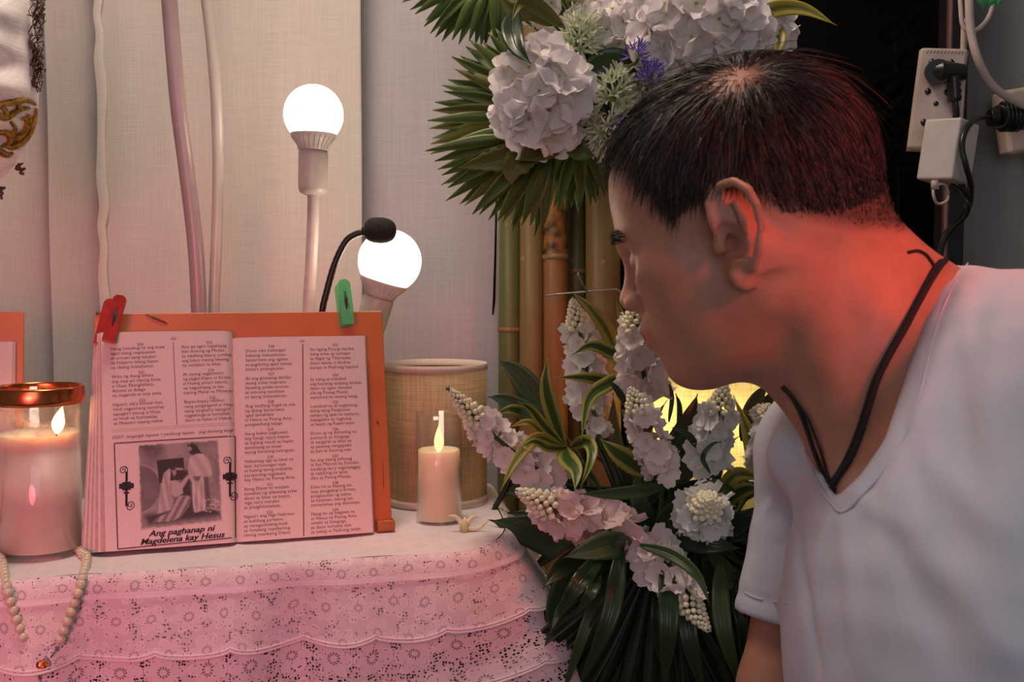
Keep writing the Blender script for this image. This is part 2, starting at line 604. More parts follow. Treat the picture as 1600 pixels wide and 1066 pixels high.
# neck opening of the shirt: a V cut through its front only
VCUT = [(1120, 560), (1196, 604), (1258, 655), (1277, 725), (1306, 778), (1345, 742), (1382, 688), (1408, 610), (1436, 520), (1458, 460), (1486, 402), (1500, 330), (1200, 250)]
def project(p):
    q = p - v3(CAM)
    w = q @ v3(FW)
    return 800 + FPX * q[:, 0] / w, 533 - FPX * (q @ v3(UP)) / w, w
def sd_poly(x, y, poly):
    d = np.full(len(x), 1e9, np.float32); s = np.ones(len(x), np.float32)
    n = len(poly)
    for i in range(n):
        ax, ay = poly[i]; bx, by = poly[i - 1]
        ex, ey = bx - ax, by - ay
        wx, wy = x - ax, y - ay
        t = np.clip((wx * ex + wy * ey) / (ex * ex + ey * ey), 0, 1)
        dx, dy = wx - ex * t, wy - ey * t
        d = np.minimum(d, dx * dx + dy * dy)
        c1 = y >= ay; c2 = y < by; c3 = ex * wy > ey * wx
        s = np.where((c1 & c2 & c3) | (~c1 & ~c2 & ~c3), -s, s)
    return s * np.sqrt(d)

def fold(p, pl_, w, dep):
    """a soft ridge (dep > 0) or crease along a polyline on the cloth"""
    best = np.full(len(p), 9.0, np.float32); tt = np.zeros(len(p), np.float32)
    n = len(pl_) - 1
    for i in range(n):
        a = v3(pl_[i]); ab = v3(pl_[i + 1]) - a
        q = p - a
        t = np.clip((q @ ab) / (ab @ ab), 0, 1)
        dd = q - t[:, None] * ab
        r2 = (dd * dd).sum(1)
        m_ = r2 < best
        best = np.where(m_, r2, best); tt = np.where(m_, (i + t) / n, tt)
    return dep * np.exp(-best / (w * w)) * np.sin(np.pi * np.clip(tt * .94 + .03, 0, 1)) ** .6

SHIRT_FOLDS = []
_FOLDS = [([(1478, 520), (1440, 640), (1400, 760), (1372, 900), (1366, 1040)], .010, .0042), ([(1530, 520), (1500, 680), (1478, 820), (1470, 1000)], .011, -.0036),
    ([(1560, 470), (1548, 620), (1562, 760), (1590, 900)], .013, .0045), ([(1318, 800), (1330, 900), (1345, 1050)], .009, .0036), ([(1300, 790), (1282, 860), (1272, 950)], .007, .0040),
    ([(1225, 735), (1246, 830), (1262, 950), (1280, 1050)], .006, -.0050), ([(1204, 700), (1196, 800), (1186, 900)], .006, .0030), ([(1222, 760), (1220, 850), (1228, 930)], .005, -.0024),
    ([(1400, 770), (1470, 880), (1560, 990), (1600, 1040)], .012, .0045), ([(1370, 800), (1430, 920), (1500, 1050)], .010, -.0036), ([(1440, 700), (1520, 790), (1598, 850)], .010, .0036),
    ([(1330, 760), (1370, 800), (1440, 830)], .006, .0026), ([(1505, 440), (1520, 560), (1510, 660)], .007, .0028), ([(1410, 640), (1430, 720), (1440, 800)], .007, -.0024)]
def sd_shirt(p):
    arm = smin(sd_cap(p, SR, SR + (ER - SR) * .78, .054, .056), sd_cap(p, SL, SL + (EL - SL) * .6, .064, .062), .02)
    d = smin(sd_torso(p) - .009, arm, .035)
    d = smin(d, sd_cap(p, NB + Vector((.07, .05, -.012)), SL, .077, .066), .05)
    d = smin(d, sd_cap(p, SR, W(1262, 712, .85), .046, .032), .04)
    for pl_, w, dep in SHIRT_FOLDS:
        d = d - fold(p, pl_, w, dep)
    d = d - .0009 * np.sin(p[:, 0] * 95 + p[:, 2] * 40 + 2 * np.sin(p[:, 2] * 31)) * np.sin(p[:, 1] * 70 + p[:, 2] * 55)
    d = smax(d, .405 - p[:, 2], .006)
    px, py, w = project(p)
    n = sd_poly(px, py, VCUT) * w / FPX                  # metres outside the V
    back = p[:, 1] - (NB.y + .07)
    n = np.maximum(n, back)
    band = np.exp(-((n - .011) / .0022) ** 2) * .0016      # stitched neck band
    d = d + band
    d = smax(d, -n, .004)
    # sleeve openings
    tor = sd_torso(p)
    for s, e, k, ra in ((SR, ER, .72, .0475), (SL, EL, .55, .054)):
        ax = np.array((e - s).normalized(), dtype=np.float32)
        o = v3(s + (e - s) * k)
        t = (p - o) @ ax
        rr = (p - v3(s)); rad = np.sqrt(np.maximum((rr * rr).sum(1) - (rr @ ax) ** 2, 0))
        inarm = (rad < .078) & (tor > .014 if s is SL else rad > -1)
        d = np.where(inarm & (t > -.05) & (t < .05), smax(d, t, .003), d)
        d = np.where(inarm & (np.abs(t + .018) < .004), d + .0012, d)
        hol = np.maximum(rad - ra, -(t + .02))
        d = np.where(inarm & (t < .05), smax(d, -hol, .003), d)
    return d

def hit(px, py, fn=None, lift=0.0):
    fn = fn or (lambda p: np.minimum(sd_body(p), sd_shirt(p)))
    d = (FW + Vector((1, 0, 0)) * ((px - 800) / FPX) + UP * ((533 - py) / FPX)).normalized()
    t = .45
    for _ in range(60):
        p = CAM + d * t
        v = float(fn(np.array([[p.x, p.y, p.z]], dtype=np.float32))[0])
        if v < .0004: break
        t += max(.0004, v * .7)
        if t > 1.3: break
    return CAM + d * (t - lift)
_fl = []
for pl_, w_, dep_ in _FOLDS:
    _fl.append(([hit(x, y, sd_shirt) for x, y in pl_], w_, dep_))
SHIRT_FOLDS += _fl
skin = NT('skin')
_n = skin.noise(55, 4)
_n2 = skin.noise(9, 2)
_c = skin.ramp(_n, [(0.3, (0.42, 0.190, 0.125)), (0.7, (0.52, 0.25, 0.165))])
_c = skin.mix(skin.math('MULTIPLY', _n2, 0.35), _c, (0.44, 0.20, 0.15))
skin.col(_c)
skin.p(Roughness=0.48)
skin.b.inputs['Subsurface Weight'].default_value = 0.15
skin.b.inputs['Subsurface Radius'].default_value = (1.0, 0.35, 0.2)
skin.b.inputs['Subsurface Scale'].default_value = 0.006
skin.bump(skin.noise(420, 3), 0.12, 0.001)
M_skin = skin.m

M_shirt = cloth_mat('white_cotton', (0.60, 0.60, 0.71), 0.02, 0.0, 2200, 0.06)

PL = Vector((NB.x + .1, NB.y, 0.0))
person = thing('person', 'man in a white V-neck T-shirt bending forward over the white flowers, in profile', 'person', PL)
# head and neck fine, torso and arms coarser: one field, one continuous surface
hb = [HW(x, y, z) for x in (-.13, .13) for y in (-.12, .12) for z in (-.13, .15)]
lo = [min(v[i] for v in hb) for i in range(3)]; hi = [max(v[i] for v in hb) for i in range(3)]
blo = (WRR.x - .12, SL.y - .14, .22); bhi = (PELV.x + .18, 1.06, hi[2] + .01)
blo = (min(blo[0], lo[0]), blo[1], blo[2])
V, Q = surface_net(sd_body, blo, (bhi[0], max(bhi[1], hi[1]), bhi[2]), .0022)
me, BV = net_mesh('body', V, Q, PL, 1)
# dark lips, lids and scalp shading come from vertex paint of the skin's own pigment
body = link('body', me, M_skin, person)

V, Q = surface_net(sd_shirt, (ER.x - .10, SL.y - .14, .33), (PELV.x + .18, 1.08, NB.z + .25), .0030)
me, _ = net_mesh('t_shirt', V, Q, PL, 3)
shirt = link('t_shirt', me, M_shirt, person)
M_stitch = cloth_mat('stitched_seam', (0.60, 0.60, 0.70), 0.02, 0.0, 2200, 0.06)
for pts_ in ([(1512, 412), (1494, 440), (1474, 482), (1456, 540), (1440, 610), (1416, 678), (1380, 736), (1345, 776), (1318, 800), (1300, 788), (1276, 752), (1258, 706), (1248, 668)],
             [(1164, 926), (1175, 932), (1190, 937), (1210, 941), (1230, 943)]):
    P_ = [hit(x, y, sd_shirt, .0004) for x, y in pts_]
    m = MB(); m.tube(bez(P_, 60), .0009, 6); m.build('seam', M_stitch, shirt)
# trousers and a stool, below the frame
KN = [Vector((.36, .93, .50)), Vector((.34, .62, .50))]; FT = [Vector((.44, .95, .09)), Vector((.42, .60, .09))]
def sd_trousers(p):
    d = sd_ell(p, PELV + Vector((0, 0, -.02)), (.16, .19, .13))
    for k, s_ in enumerate((.09, -.09)):
        d = smin(d, sd_cap(p, PELV + Vector((-.02, s_, -.03)), KN[k], .085, .062), .04)
        d = smin(d, sd_cap(p, KN[k], FT[k], .060, .048), .02)
    d = smax(d, .075 - p[:, 2], .004)
    return d - .002 * np.sin(p[:, 0] * 60 + p[:, 2] * 50) * np.sin(p[:, 1] * 55)
V, Q = surface_net(sd_trousers, (.22, .44, .05), (.98, 1.08, .68), .008)
tme, _ = net_mesh('trousers', V, Q, PL, 2)
tr_ = link('trousers', tme, cloth_mat('dark_trousers', (.03, .035, .05), .05, 0, 900), person); tr_['label'] = 'dark trousers'
for k in range(2):
    m = MB(); f0_ = FT[k]
    m.tube([f0_ + Vector((.05, 0, -.045)), f0_ + Vector((0, 0, -.035)), f0_ + Vector((-.08, 0, -.052)), f0_ + Vector((-.17, 0, -.060)), f0_ + Vector((-.20, 0, -.064))], [.030, .044, .040, .028, .012], 16)
    m.build('shoe', simple('dark_shoe', (.02, .018, .017), .5), person)
st_ = thing('stool', 'low wooden stool the man sits on, below the frame', 'stool', (PELV.x, PELV.y, 0))
m = MB(); m.lathe([(0, .335), (.17, .335), (.175, .345), (.175, .358), (.17, .366), (0, .366)], (PELV.x, PELV.y, 0), seg=32); m.build('seat', simple('stool_wood', (.20, .10, .05), .5), st_)
for sx in (-1, 1):
    for sy in (-1, 1):
        m = MB(); m.tube([(PELV.x + sx * .10, PELV.y + sy * .10, .336), (PELV.x + sx * .14, PELV.y + sy * .14, .0)], .015, 10); m.build('leg', simple('stool_leg_wood', (.18, .09, .045), .5), st_)
shirt['label'] = 'white V-neck T-shirt with short sleeves'

# skin pigment: scalp roots, lips, brow (they move with the head)
HL = [plane_head(x, y, .068) for x, y in ((990, 225), (1018, 238), (1026, 285), (1040, 300), (1058, 322), (1078, 300), (1100, 292), (1118, 268), (1165, 268), (1200, 290), (1216, 322), (1250, 335), (1300, 346), (1345, 352), (1420, 350), (1480, 250), (1400, 20), (1200, -60), (930, 0), (900, 180))]
def hair_mask(p):
    """metres inside the hair region, from local side-view coordinates"""
    q = to_head(p)
    lx = q[:, 0] + 0.35 * np.maximum(0, .05 - np.abs(q[:, 1])) * (q[:, 0] > .03)
    m = -sd_poly(q[:, 0], q[:, 2], HL)
    front = (q[:, 2] - .109) + (.086 - q[:, 0]) * .9      # forehead line across the middle
    side = np.clip((np.abs(q[:, 1]) - .030) / .025, 0, 1)
    m = np.where(q[:, 0] > .02, np.minimum(front + side * .03, m + (1 - side) * .012), m)
    return m
WH = np.array([-.036, .048, .108], dtype=np.float32)       # the whorl
def thin_at(q):
    dw = np.sqrt(((q - WH) ** 2).sum(1))
    a = np.exp(-(dw / .020) ** 2)
    # a parting of thin hair running forward from the whorl
    t = np.clip((q[:, 0] - WH[0]) / .075, 0, 1)
    line = np.sqrt((q[:, 1] - (WH[1] + .004 - .01 * t)) ** 2 + ((q[:, 2] - WH[2] - .01 * t) * .3) ** 2)
    b = np.exp(-(line / .012) ** 2) * (q[:, 0] > WH[0]) * (1 - t) * .8
    return np.clip(a + b, 0, 1)

bv = BV.astype(np.float32)
q = to_head(bv); QB = q
hm = hair_mask(bv)
headish = (np.abs(q) < .2).all(1)
sc = np.clip((hm + .006) / .012, 0, 1) * headish
sc = sc * (1 - .75 * thin_at(q))
lip = np.exp(-((q[:, 2] + .0515) / .0085) ** 2) * np.clip((q[:, 0] - .083) / .008, 0, 1) * (np.abs(q[:, 1]) < .03) * headish
bc = np.stack([np.abs(q[:, 0] - .078) * 0 + q[:, 0], np.abs(q[:, 1]), q[:, 2]], 1)
brow = np.exp(-((q[:, 2] - .0335 + .25 * np.maximum(0, np.abs(q[:, 1]) - .035)) / .0045) ** 2) * np.clip((np.abs(q[:, 1]) - .008) / .006, 0, 1) * np.clip((.056 - np.abs(q[:, 1])) / .008, 0, 1) * (q[:, 0] > .05)
lash = np.exp(-((q[:, 2] - .0035) / .0014) ** 2) * (np.abs(np.abs(q[:, 1]) - .031) < .016) * (q[:, 0] > .07) * (q[:, 2] > -.01)
at = body.data.color_attributes.new('pigment', 'FLOAT_COLOR', 'POINT')
ca = np.ones((len(body.data.vertices), 4), np.float32)
if len(body.data.vertices) == len(sc):
    ca[:, 0] = sc; ca[:, 1] = lip; ca[:, 2] = np.clip(brow * .75 + lash, 0, 1)
at.data.foreach_set('color', ca.ravel())

# ---------------- hair: strands combed away from the whorl
rng = np.random.default_rng(5)
cand = np.where((hm > -.001) & headish)[0]
nrm = np.zeros((len(body.data.vertices), 3), np.float32); body.data.vertices.foreach_get('normal', nrm.reshape(-1))
NS = 26000
pick = rng.choice(cand, NS)
P0 = bv[pick] + rng.normal(0, .0009, (NS, 3)).astype(np.float32)
N0 = nrm[pick]
qq = to_head(P0)
keep = rng.random(NS) > thin_at(qq) * .72
P0, N0, qq = P0[keep], N0[keep], qq[keep]
NS = len(P0)
hmk = hair_mask(P0)
dq = qq - WH
away = dq / (np.linalg.norm(dq, axis=1)[:, None] + 1e-6)
far = np.clip(np.linalg.norm(dq, axis=1) / .09, 0, 1)[:, None]
side = np.clip((np.abs(qq[:, 1]) - .03) / .04, 0, 1)[:, None]
down = np.where(qq[:, 0:1] > -.03, np.array([[.55, 0, -1.0]]), np.array([[-.05, 0, -1.0]]))
fwd = np.array([[1.0, 0.1, -.25]])
comb = away * (1.0 - .45 * far) + far * (side * down + (1 - side) * np.where(qq[:, 0:1] > -.05, fwd, np.array([[-.4, 0, -1.0]])))
cl = np.sin(qq[:, 0] * 190 + 3 * np.sin(qq[:, 2] * 120)) * np.cos(qq[:, 2] * 150 + qq[:, 1] * 90)
comb[:, 0] += .40 * cl
comb = comb + rng.normal(0, .19, comb.shape)
combw = comb @ HM
t = combw - N0 * (combw * N0).sum(1)[:, None]
t /= np.linalg.norm(t, axis=1)[:, None] + 1e-6
top = np.clip((qq[:, 2] - .02) / .07, 0, 1)
L = (.014 + .022 * top) * (.7 + .6 * rng.random(NS))
L *= 1 - .6 * np.clip((qq[:, 0] - .045) / .03, 0, 1)
L = np.where(qq[:, 2] < .02, L * np.clip(.35 + hmk / .03, .35, 1), L)
SEG = 5
pts = [P0 + N0 * -.0005]
cur = P0.copy(); fly = (rng.random(NS) < .035) * top
L = L * (1 + .5 * fly)
dr = t * .9 + N0 * (.30 + .25 * rng.random(NS) + .5 * fly)[:, None]
for k in range(SEG):
    dr = dr / np.linalg.norm(dr, axis=1)[:, None]
    cur = (cur + dr * (L / SEG)[:, None]).astype(np.float32)
    dd = sd_head(cur)
    tgt = .0018 + .0045 * top * min(1, (k + 1) / 3) + .001 * rng.random(NS)
    push = np.clip(tgt - dd, -.0016 * (1 - fly), .004)
    e = .001
    cur = (cur + N0 * push[:, None]).astype(np.float32)
    pts.append(cur.copy())
    dr = t + N0 * (-.12 * k * (1 - .3 * top))[:, None] + np.array([[0, 0, -.10 * k]]) * (1 - top)[:, None]
pts = np.stack(pts, 1)                                    # NS, SEG+1, 3
wd_ = rng.uniform(.00022, .00042, NS)
sd_ = np.cross(t, N0); sd_ += N0 * rng.normal(0, .8, (NS, 1)); sd_ /= np.linalg.norm(sd_, axis=1)[:, None]
taper = np.array([1, 1, .95, .8, .55, .12])
Lf = pts + sd_[:, None] * (wd_[:, None] * taper)[:, :, None]
Rt = pts - sd_[:, None] * (wd_[:, None] * taper)[:, :, None]
VV = np.stack([Lf, Rt], 2).reshape(-1, 3)
base = (np.arange(NS) * (SEG + 1) * 2)[:, None] + (np.arange(SEG) * 2)[None]
FF = np.stack([base, base + 1, base + 3, base + 2], -1).reshape(-1, 4)
hme = bpy.data.meshes.new('hair')
hme.vertices.add(len(VV)); hme.vertices.foreach_set('co', (VV - np.array(PL)).astype(np.float32).ravel())
hme.loops.add(len(FF) * 4); hme.loops.foreach_set('vertex_index', FF.astype(np.int32).ravel())
hme.polygons.add(len(FF)); hme.polygons.foreach_set('loop_start', (np.arange(len(FF)) * 4).astype(np.int32))
hme.update(calc_edges=True); smooth(hme)
M_hair = simple('black_hair', (0.020, 0.011, 0.009), 0.5, 0.5, 900, spec=0.45)
hair = link('hair', hme, M_hair, person)
tag(hair, 'short black hair thinning at the crown', kind='stuff')

# pigment into the skin material
va = skin.n('ShaderNodeVertexColor'); va.layer_name = 'pigment'
sep = skin.n('ShaderNodeSeparateColor'); skin.l(va.outputs[0], sep.inputs[0])
c1 = skin.mix(sep.outputs[1], _c, (0.42, 0.13, 0.11))
c2 = skin.mix(skin.math('MULTIPLY', sep.outputs[0], .86), c1, (0.045, 0.024, 0.018))
c3 = skin.mix(sep.outputs[2], c2, (0.02, 0.012, 0.01))
skin.col(c3)

# ---------------- cord necklace lying on the neck
M_cord = simple('black_cord', (.010, .009, .010), .6, .3, 400, bump=.4)
nk = thing('cord_necklace', 'black cord necklace round the man\'s neck, knotted at the V of the shirt', 'necklace', hit(1298, 765, sd_body, .003))
for k, (pts, r_, nm) in enumerate((([(1478, 406), (1470, 415), (1455, 438), (1436, 472), (1415, 512), (1392, 552), (1372, 592), (1358, 635), (1344, 680), (1328, 718), (1308, 748), (1298, 766)], .0024, 'cord'),
     ([(1470, 408), (1460, 420), (1446, 446), (1428, 480), (1406, 520), (1384, 558), (1364, 600), (1350, 645), (1334, 690), (1316, 728), (1300, 752)], .0018, 'cord'),
     ([(1420, 394), (1434, 392), (1446, 397), (1454, 406), (1462, 418)], .0012, 'cord'),
     ([(1222, 604), (1238, 622), (1250, 644), (1262, 676), (1272, 706), (1284, 738), (1297, 765)], .0018, 'cord'),
     ([(1246, 632), (1262, 654), (1280, 700), (1290, 735), (1300, 768)], .0011, 'cord'))):
    P_ = [hit(x, y, sd_body, .0022) for x, y in pts]
    m = MB(); m.tube(bez(P_, 60), r_, 8); m.build(nm, M_cord, nk)
for (x, y) in ((1296, 757), (1300, 766), (1293, 768), (1301, 775)):
    m = MB(); p = hit(x, y, sd_body, .004); m.lathe([(0, -.0035), (.0028, -.0022), (.0036, 0), (.0028, .0022), (0, .0035)], p, (.5, 0, 1), 10); m.build('knot', M_cord, nk)

# eyebrows and lashes
bsel = np.where((brow > .35) & headish)[0]
bsel = rng.choice(bsel, 420)
m = MB()
for i in bsel:
    p = Vector(bv[i]); n_ = Vector(nrm[i]); ql = QB[i]
    lat = HLf * (1 if ql[1] > 0 else -1)
    d_ = (lat * 1.0 + HUp * .25 + n_ * .35 + Vector(rng.normal(0, .15, 3))).normalized()
    p2 = p + d_ * .0045 + n_ * .0004; p3 = p2 + (d_ - n_ * .4).normalized() * .0035
    m.tube([p - n_ * .0004, p2, p3], [.00016, .00015, .00004], 3, False)
tag(m.build('eyebrows', M_hair, person), kind='stuff')
m = MB()
for sgn in (1, -1):
    prev = None
    for k in range(22):
        u_ = k / 21
        y_ = sgn * (.016 + .030 * u_)
        a = HW(.0875 - .010 * u_ ** 2 - .0015, y_, .0045 - .0035 * math.sin(u_ * math.pi))
        d_ = (HFd * .9 + HLf * sgn * (.1 + .5 * u_) - HUp * .75).normalized()
        m.tube([a - HFd * .002, a + d_ * .003, a + d_ * .0065 + HUp * .0008], [.00028, .00022, .00005], 4, False)
tag(m.build('eyelashes', M_hair, person), kind='stuff')
# ------------------------------------------------------------ the setting
M_floor = simple('floor_concrete', (0.22, 0.2, 0.18), 0.8, 0.2, 6)
m = MB(); m.box((0.3, 0.6, -0.02), (4.4, 3.6, 0.04)); tag(m.build('floor', M_floor), kind='structure')
M_black = simple('black_backdrop', (0.006, 0.005, 0.006), 0.95, 0.3, 5, spec=0.05)
m = MB(); m.box((0.3, 2.0, 1.2), (3.6, 0.04, 2.4)); tag(m.build('wall_back', M_black), kind='structure')
t = NT('grey_wall'); f = t.noise(5, 3, stretch=(1.5, 1, .35)); f2 = t.noise(60, 3)
t.col(t.mix(t.math('MULTIPLY', f2, .3), t.ramp(f, [(.3, (.17, .165, .16)), (.7, (.34, .34, .33))]), (.25, .25, .24))); t.p(Roughness=.8)
wx = W(1500, 400, 1.30).x
m = MB(); m.box((wx + 0.40, 1.315, 1.2), (0.80, 0.03, 2.4)); tag(m.build('wall_right', t.m), kind='structure')
# slim metal door post at the edge of the wall
M_post = simple('dark_metal', (0.045, 0.04, 0.042), 0.28, 0.2, 20, metal=0.6)
M_red_edge = simple('brown_metal_edge', (0.25, 0.13, 0.13), 0.3, 0.1, 20, metal=0.4)
pt = thing('door_post', 'slim dark metal post at the edge of the grey wall, behind the power strip', 'post', (W(1482, 400, 1.27).x, 1.27, 0))
xa = W(1484, 400, 1.27).x
m = MB(); m.box((xa, 1.275, 1.2), (0.026, 0.03, 2.4)); m.build('post_shaft', M_post, pt, bevel=.002)
m = MB(); m.box((W(1475, 400, 1.25).x, 1.25, 1.2), (0.003, 0.012, 2.4)); m.build('edge_strip', M_red_edge, pt)

# ------------------------------------------------------------ white curtains
def curtain(name, label, x0, x1, Y, folds, seed, mat, z0=0.25, z1=2.2, hem=0.0, lean=0.0):
    rnd = random.Random(seed)
    fr = [(rnd.uniform(*f[:2]), f[2] * rnd.uniform(.7, 1.2), rnd.uniform(0, 6.28), rnd.uniform(-.5, .5)) for f in folds for _ in range(2)]
    def fn(u, v):
        x = x0 + (x1 - x0) * u + lean * (v - .5)
        z = z0 + (z1 - z0) * v
        y = Y + sum(a * math.sin(w * (x - x0) + ph + sl * z * 2) for w, a, ph, sl in fr)
        y += .0035 * math.sin(11 * z + 9 * x) * math.sin(7 * z - 23 * x + seed)
        if hem and u < 0.10:
            x += hem * math.sin(z * 62 + 2 * math.sin(z * 23)) * (1 - u / .10)
        return (x, y, z)
    m = MB(); m.grid(fn, 110, 90)
    o = m.build(name, mat, loc=((x0 + x1) / 2, Y, z0), solid=.0012)
    tag(o, label, 'curtain')
    return o
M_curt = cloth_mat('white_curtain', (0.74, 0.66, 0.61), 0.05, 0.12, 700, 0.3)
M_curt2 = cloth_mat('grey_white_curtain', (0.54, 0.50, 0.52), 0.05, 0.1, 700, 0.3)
X = lambda px, Y: (px - 800) / FPX * Y
curtain('curtain', 'white curtain behind the robe and the glass jar candle, leftmost curtain panel', X(-260, 1.50), X(86, 1.50), 1.50, [(20, 35, .006)], 2, M_curt)
curtain('curtain', 'narrow white curtain strip between the robe and the wavy hem', X(78, 1.47), X(190, 1.47), 1.475, [(25, 45, .004)], 9, M_curt)
c2_ = curtain('curtain', 'wide white curtain with a wavy hem behind the two bent tubes and upright bulb', X(160, 1.43), X(566, 1.43), 1.435, [(14, 30, .006), (50, 90, .0012)], 4, M_curt, hem=.0018, lean=.006)
m = MB()
def hemfn(u, v):
    z = .25 + 1.95 * v
    x = X(160, 1.43) - .003 + .006 * (v - .5) + .0018 * math.sin(z * 62 + 2 * math.sin(z * 23)) + u * .0125 + .002 * math.sin(z * 40) * u
    return (x, 1.4315 - .0008 * math.sin(u * math.pi), z)
m.grid(hemfn, 6, 160); h = m.build('hem', M_curt, c2_)
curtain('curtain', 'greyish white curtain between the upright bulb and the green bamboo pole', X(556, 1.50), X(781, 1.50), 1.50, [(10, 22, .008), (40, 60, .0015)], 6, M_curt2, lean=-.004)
# thin black strap hanging at the curtain edge
m = MB(); m.tube([W(776, 300, 1.475), W(774, 400, 1.475), W(772, 470, 1.475), W(770, 492, 1.47)], [.0016, .002, .0024, .0015], 6)
tag(m.build('strap', M_black, loc=W(772, 492, 1.47)), 'thin black strap hanging at the edge of the greyish curtain', 'strap')

# ------------------------------------------------------------ bamboo poles
def bamboo_mat(name, a, b, patch=None):
    t = NT(name)
    f = t.noise(1, 4, stretch=(90, 90, 3)); f2 = t.noise(26, 5)
    c = t.mix(f2, t.ramp(f, [(.3, a), (.7, b)]), tuple((x + y) * .42 for x, y in zip(a, b)))
    spots = t.ramp(t.noise(60, 3), [(.66, (0, 0, 0)), (.74, (1, 1, 1))])
    c = t.mix(t.math('MULTIPLY', spots, .35), c, (.50, .45, .33))
    if patch:
        tc = t.n('ShaderNodeTexCoord'); sp = t.n('ShaderNodeSeparateXYZ'); t.l(tc.outputs['Object'], sp.inputs[0])
        g = t.math('MULTIPLY', t.math('SUBTRACT', sp.outputs[2], patch), 9.0)
        nz = t.noise(38, 5, dist=.6)
        k = t.ramp(t.math('ADD', g, nz), [(.46, (0, 0, 0)), (.56, (1, 1, 1))])
        k2 = t.ramp(t.noise(75, 4), [(.35, (.03, .015, .008)), (.6, (.30, .12, .025))])
        c = t.mix(k, c, k2)
    t.col(c); t.p(Roughness=.42)
    t.bump(f, .25, .001)
    return t.m
BG = bamboo_mat('green_bamboo', (.085, .095, .030), (.16, .17, .055))
BT = bamboo_mat('tan_bamboo', (.19, .125, .045), (.28, .19, .08))
BO = bamboo_mat('orange_bamboo', (.24, .095, .028), (.33, .15, .05), patch=1.055)
BY = bamboo_mat('brown_bamboo', (.19, .105, .035), (.24, .16, .065))
poles = [(796, 35, 1.43, BG, 'olive green bamboo pole beside the greyish curtain, leftmost of the poles', [(515, 26)], 7),
         (831, 40, 1.42, BT, 'pale tan bamboo pole between the leftmost green pole and the orange one', [(180,), (745,)], 4),
         (868, 38, 1.41, BO, 'orange bamboo pole with a dark scorched patch below the palm leaves', [(402,), (820,)], 1),
         (901, 32, 1.44, BG, 'thin green bamboo pole between the orange pole and the wide brown one', [(425,), (620,)], -1),
         (943, 54, 1.41, BY, 'wide brownish bamboo pole just left of the man\'s face', [(235,), (790,)], -4),
         (993, 34, 1.45, BG, 'green bamboo pole showing in the gap before the man\'s nose', [(560,)], -6),
         (1030, 38, 1.44, BT, 'tan bamboo pole mostly hidden behind the man\'s face', [(520,)], -6)]
for px, wpx, Y, mt, lab, nodes, ln in poles:
    r = wpx / 2 / FPX * Y
    top = W(px + ln, -220, Y); bot = W(px - ln * .6, 1060, Y)
    pr = thing('bamboo_pole', lab, 'bamboo pole', (bot.x, bot.y, bot.z - .62))
    dirv = (top - bot)
    lo_ = bot - dirv * (bot.z - .0) / dirv.z
    zs = []
    m = MB()
    nz = sorted([1.0 * (W(px, n[0], Y).z) for n in nodes] + [.55, .28, .02, 1.55])
    N = 90
    pts = [lo_ + (top - lo_) * (i / N) for i in range(N + 1)]
    rad = []
    for p in pts:
        d = min(abs(p.z - z) for z in nz)
        rad.append(r * (1 + .07 * math.exp(-(d / .010) ** 2) + .01 * math.sin(p.z * 9 + px)))
    m.tube(pts, rad, 20)
    pr.location = lo_
    m.build('culm', mt, pr)
    for z in nz[2:]:
        p = lo_ + dirv * ((z - lo_.z) / dirv.z)
        m = MB(); m.lathe([(r * 1.05, -.0035), (r * 1.13, -.0012), (r * 1.13, .0012), (r * 1.03, .004)], p, dirv, 20)
        m.build('node_ring', BY if mt != BG else bamboo_ring if 'bamboo_ring' in globals() else BY, pr)
M_wire = simple('grey_wire', (.35, .32, .30), .4, .1, 40, metal=.7)
m = MB()
m.tube([W(852, 462, 1.37), W(880, 459, 1.37), W(915, 456, 1.37), W(964, 452, 1.37), W(969, 456, 1.37), W(972, 464, 1.37), W(1010, 467, 1.37)], .0013, 8)
m.tube([W(918, 457, 1.37), W(910, 444, 1.36), W(904, 430, 1.355), W(903, 427, 1.355)], .0014, 8)
tag(m.build('wire', M_wire, loc=W(918, 457, 1.37)), 'bent grey wire stretched across the bamboo poles beside the man\'s nose', 'wire')
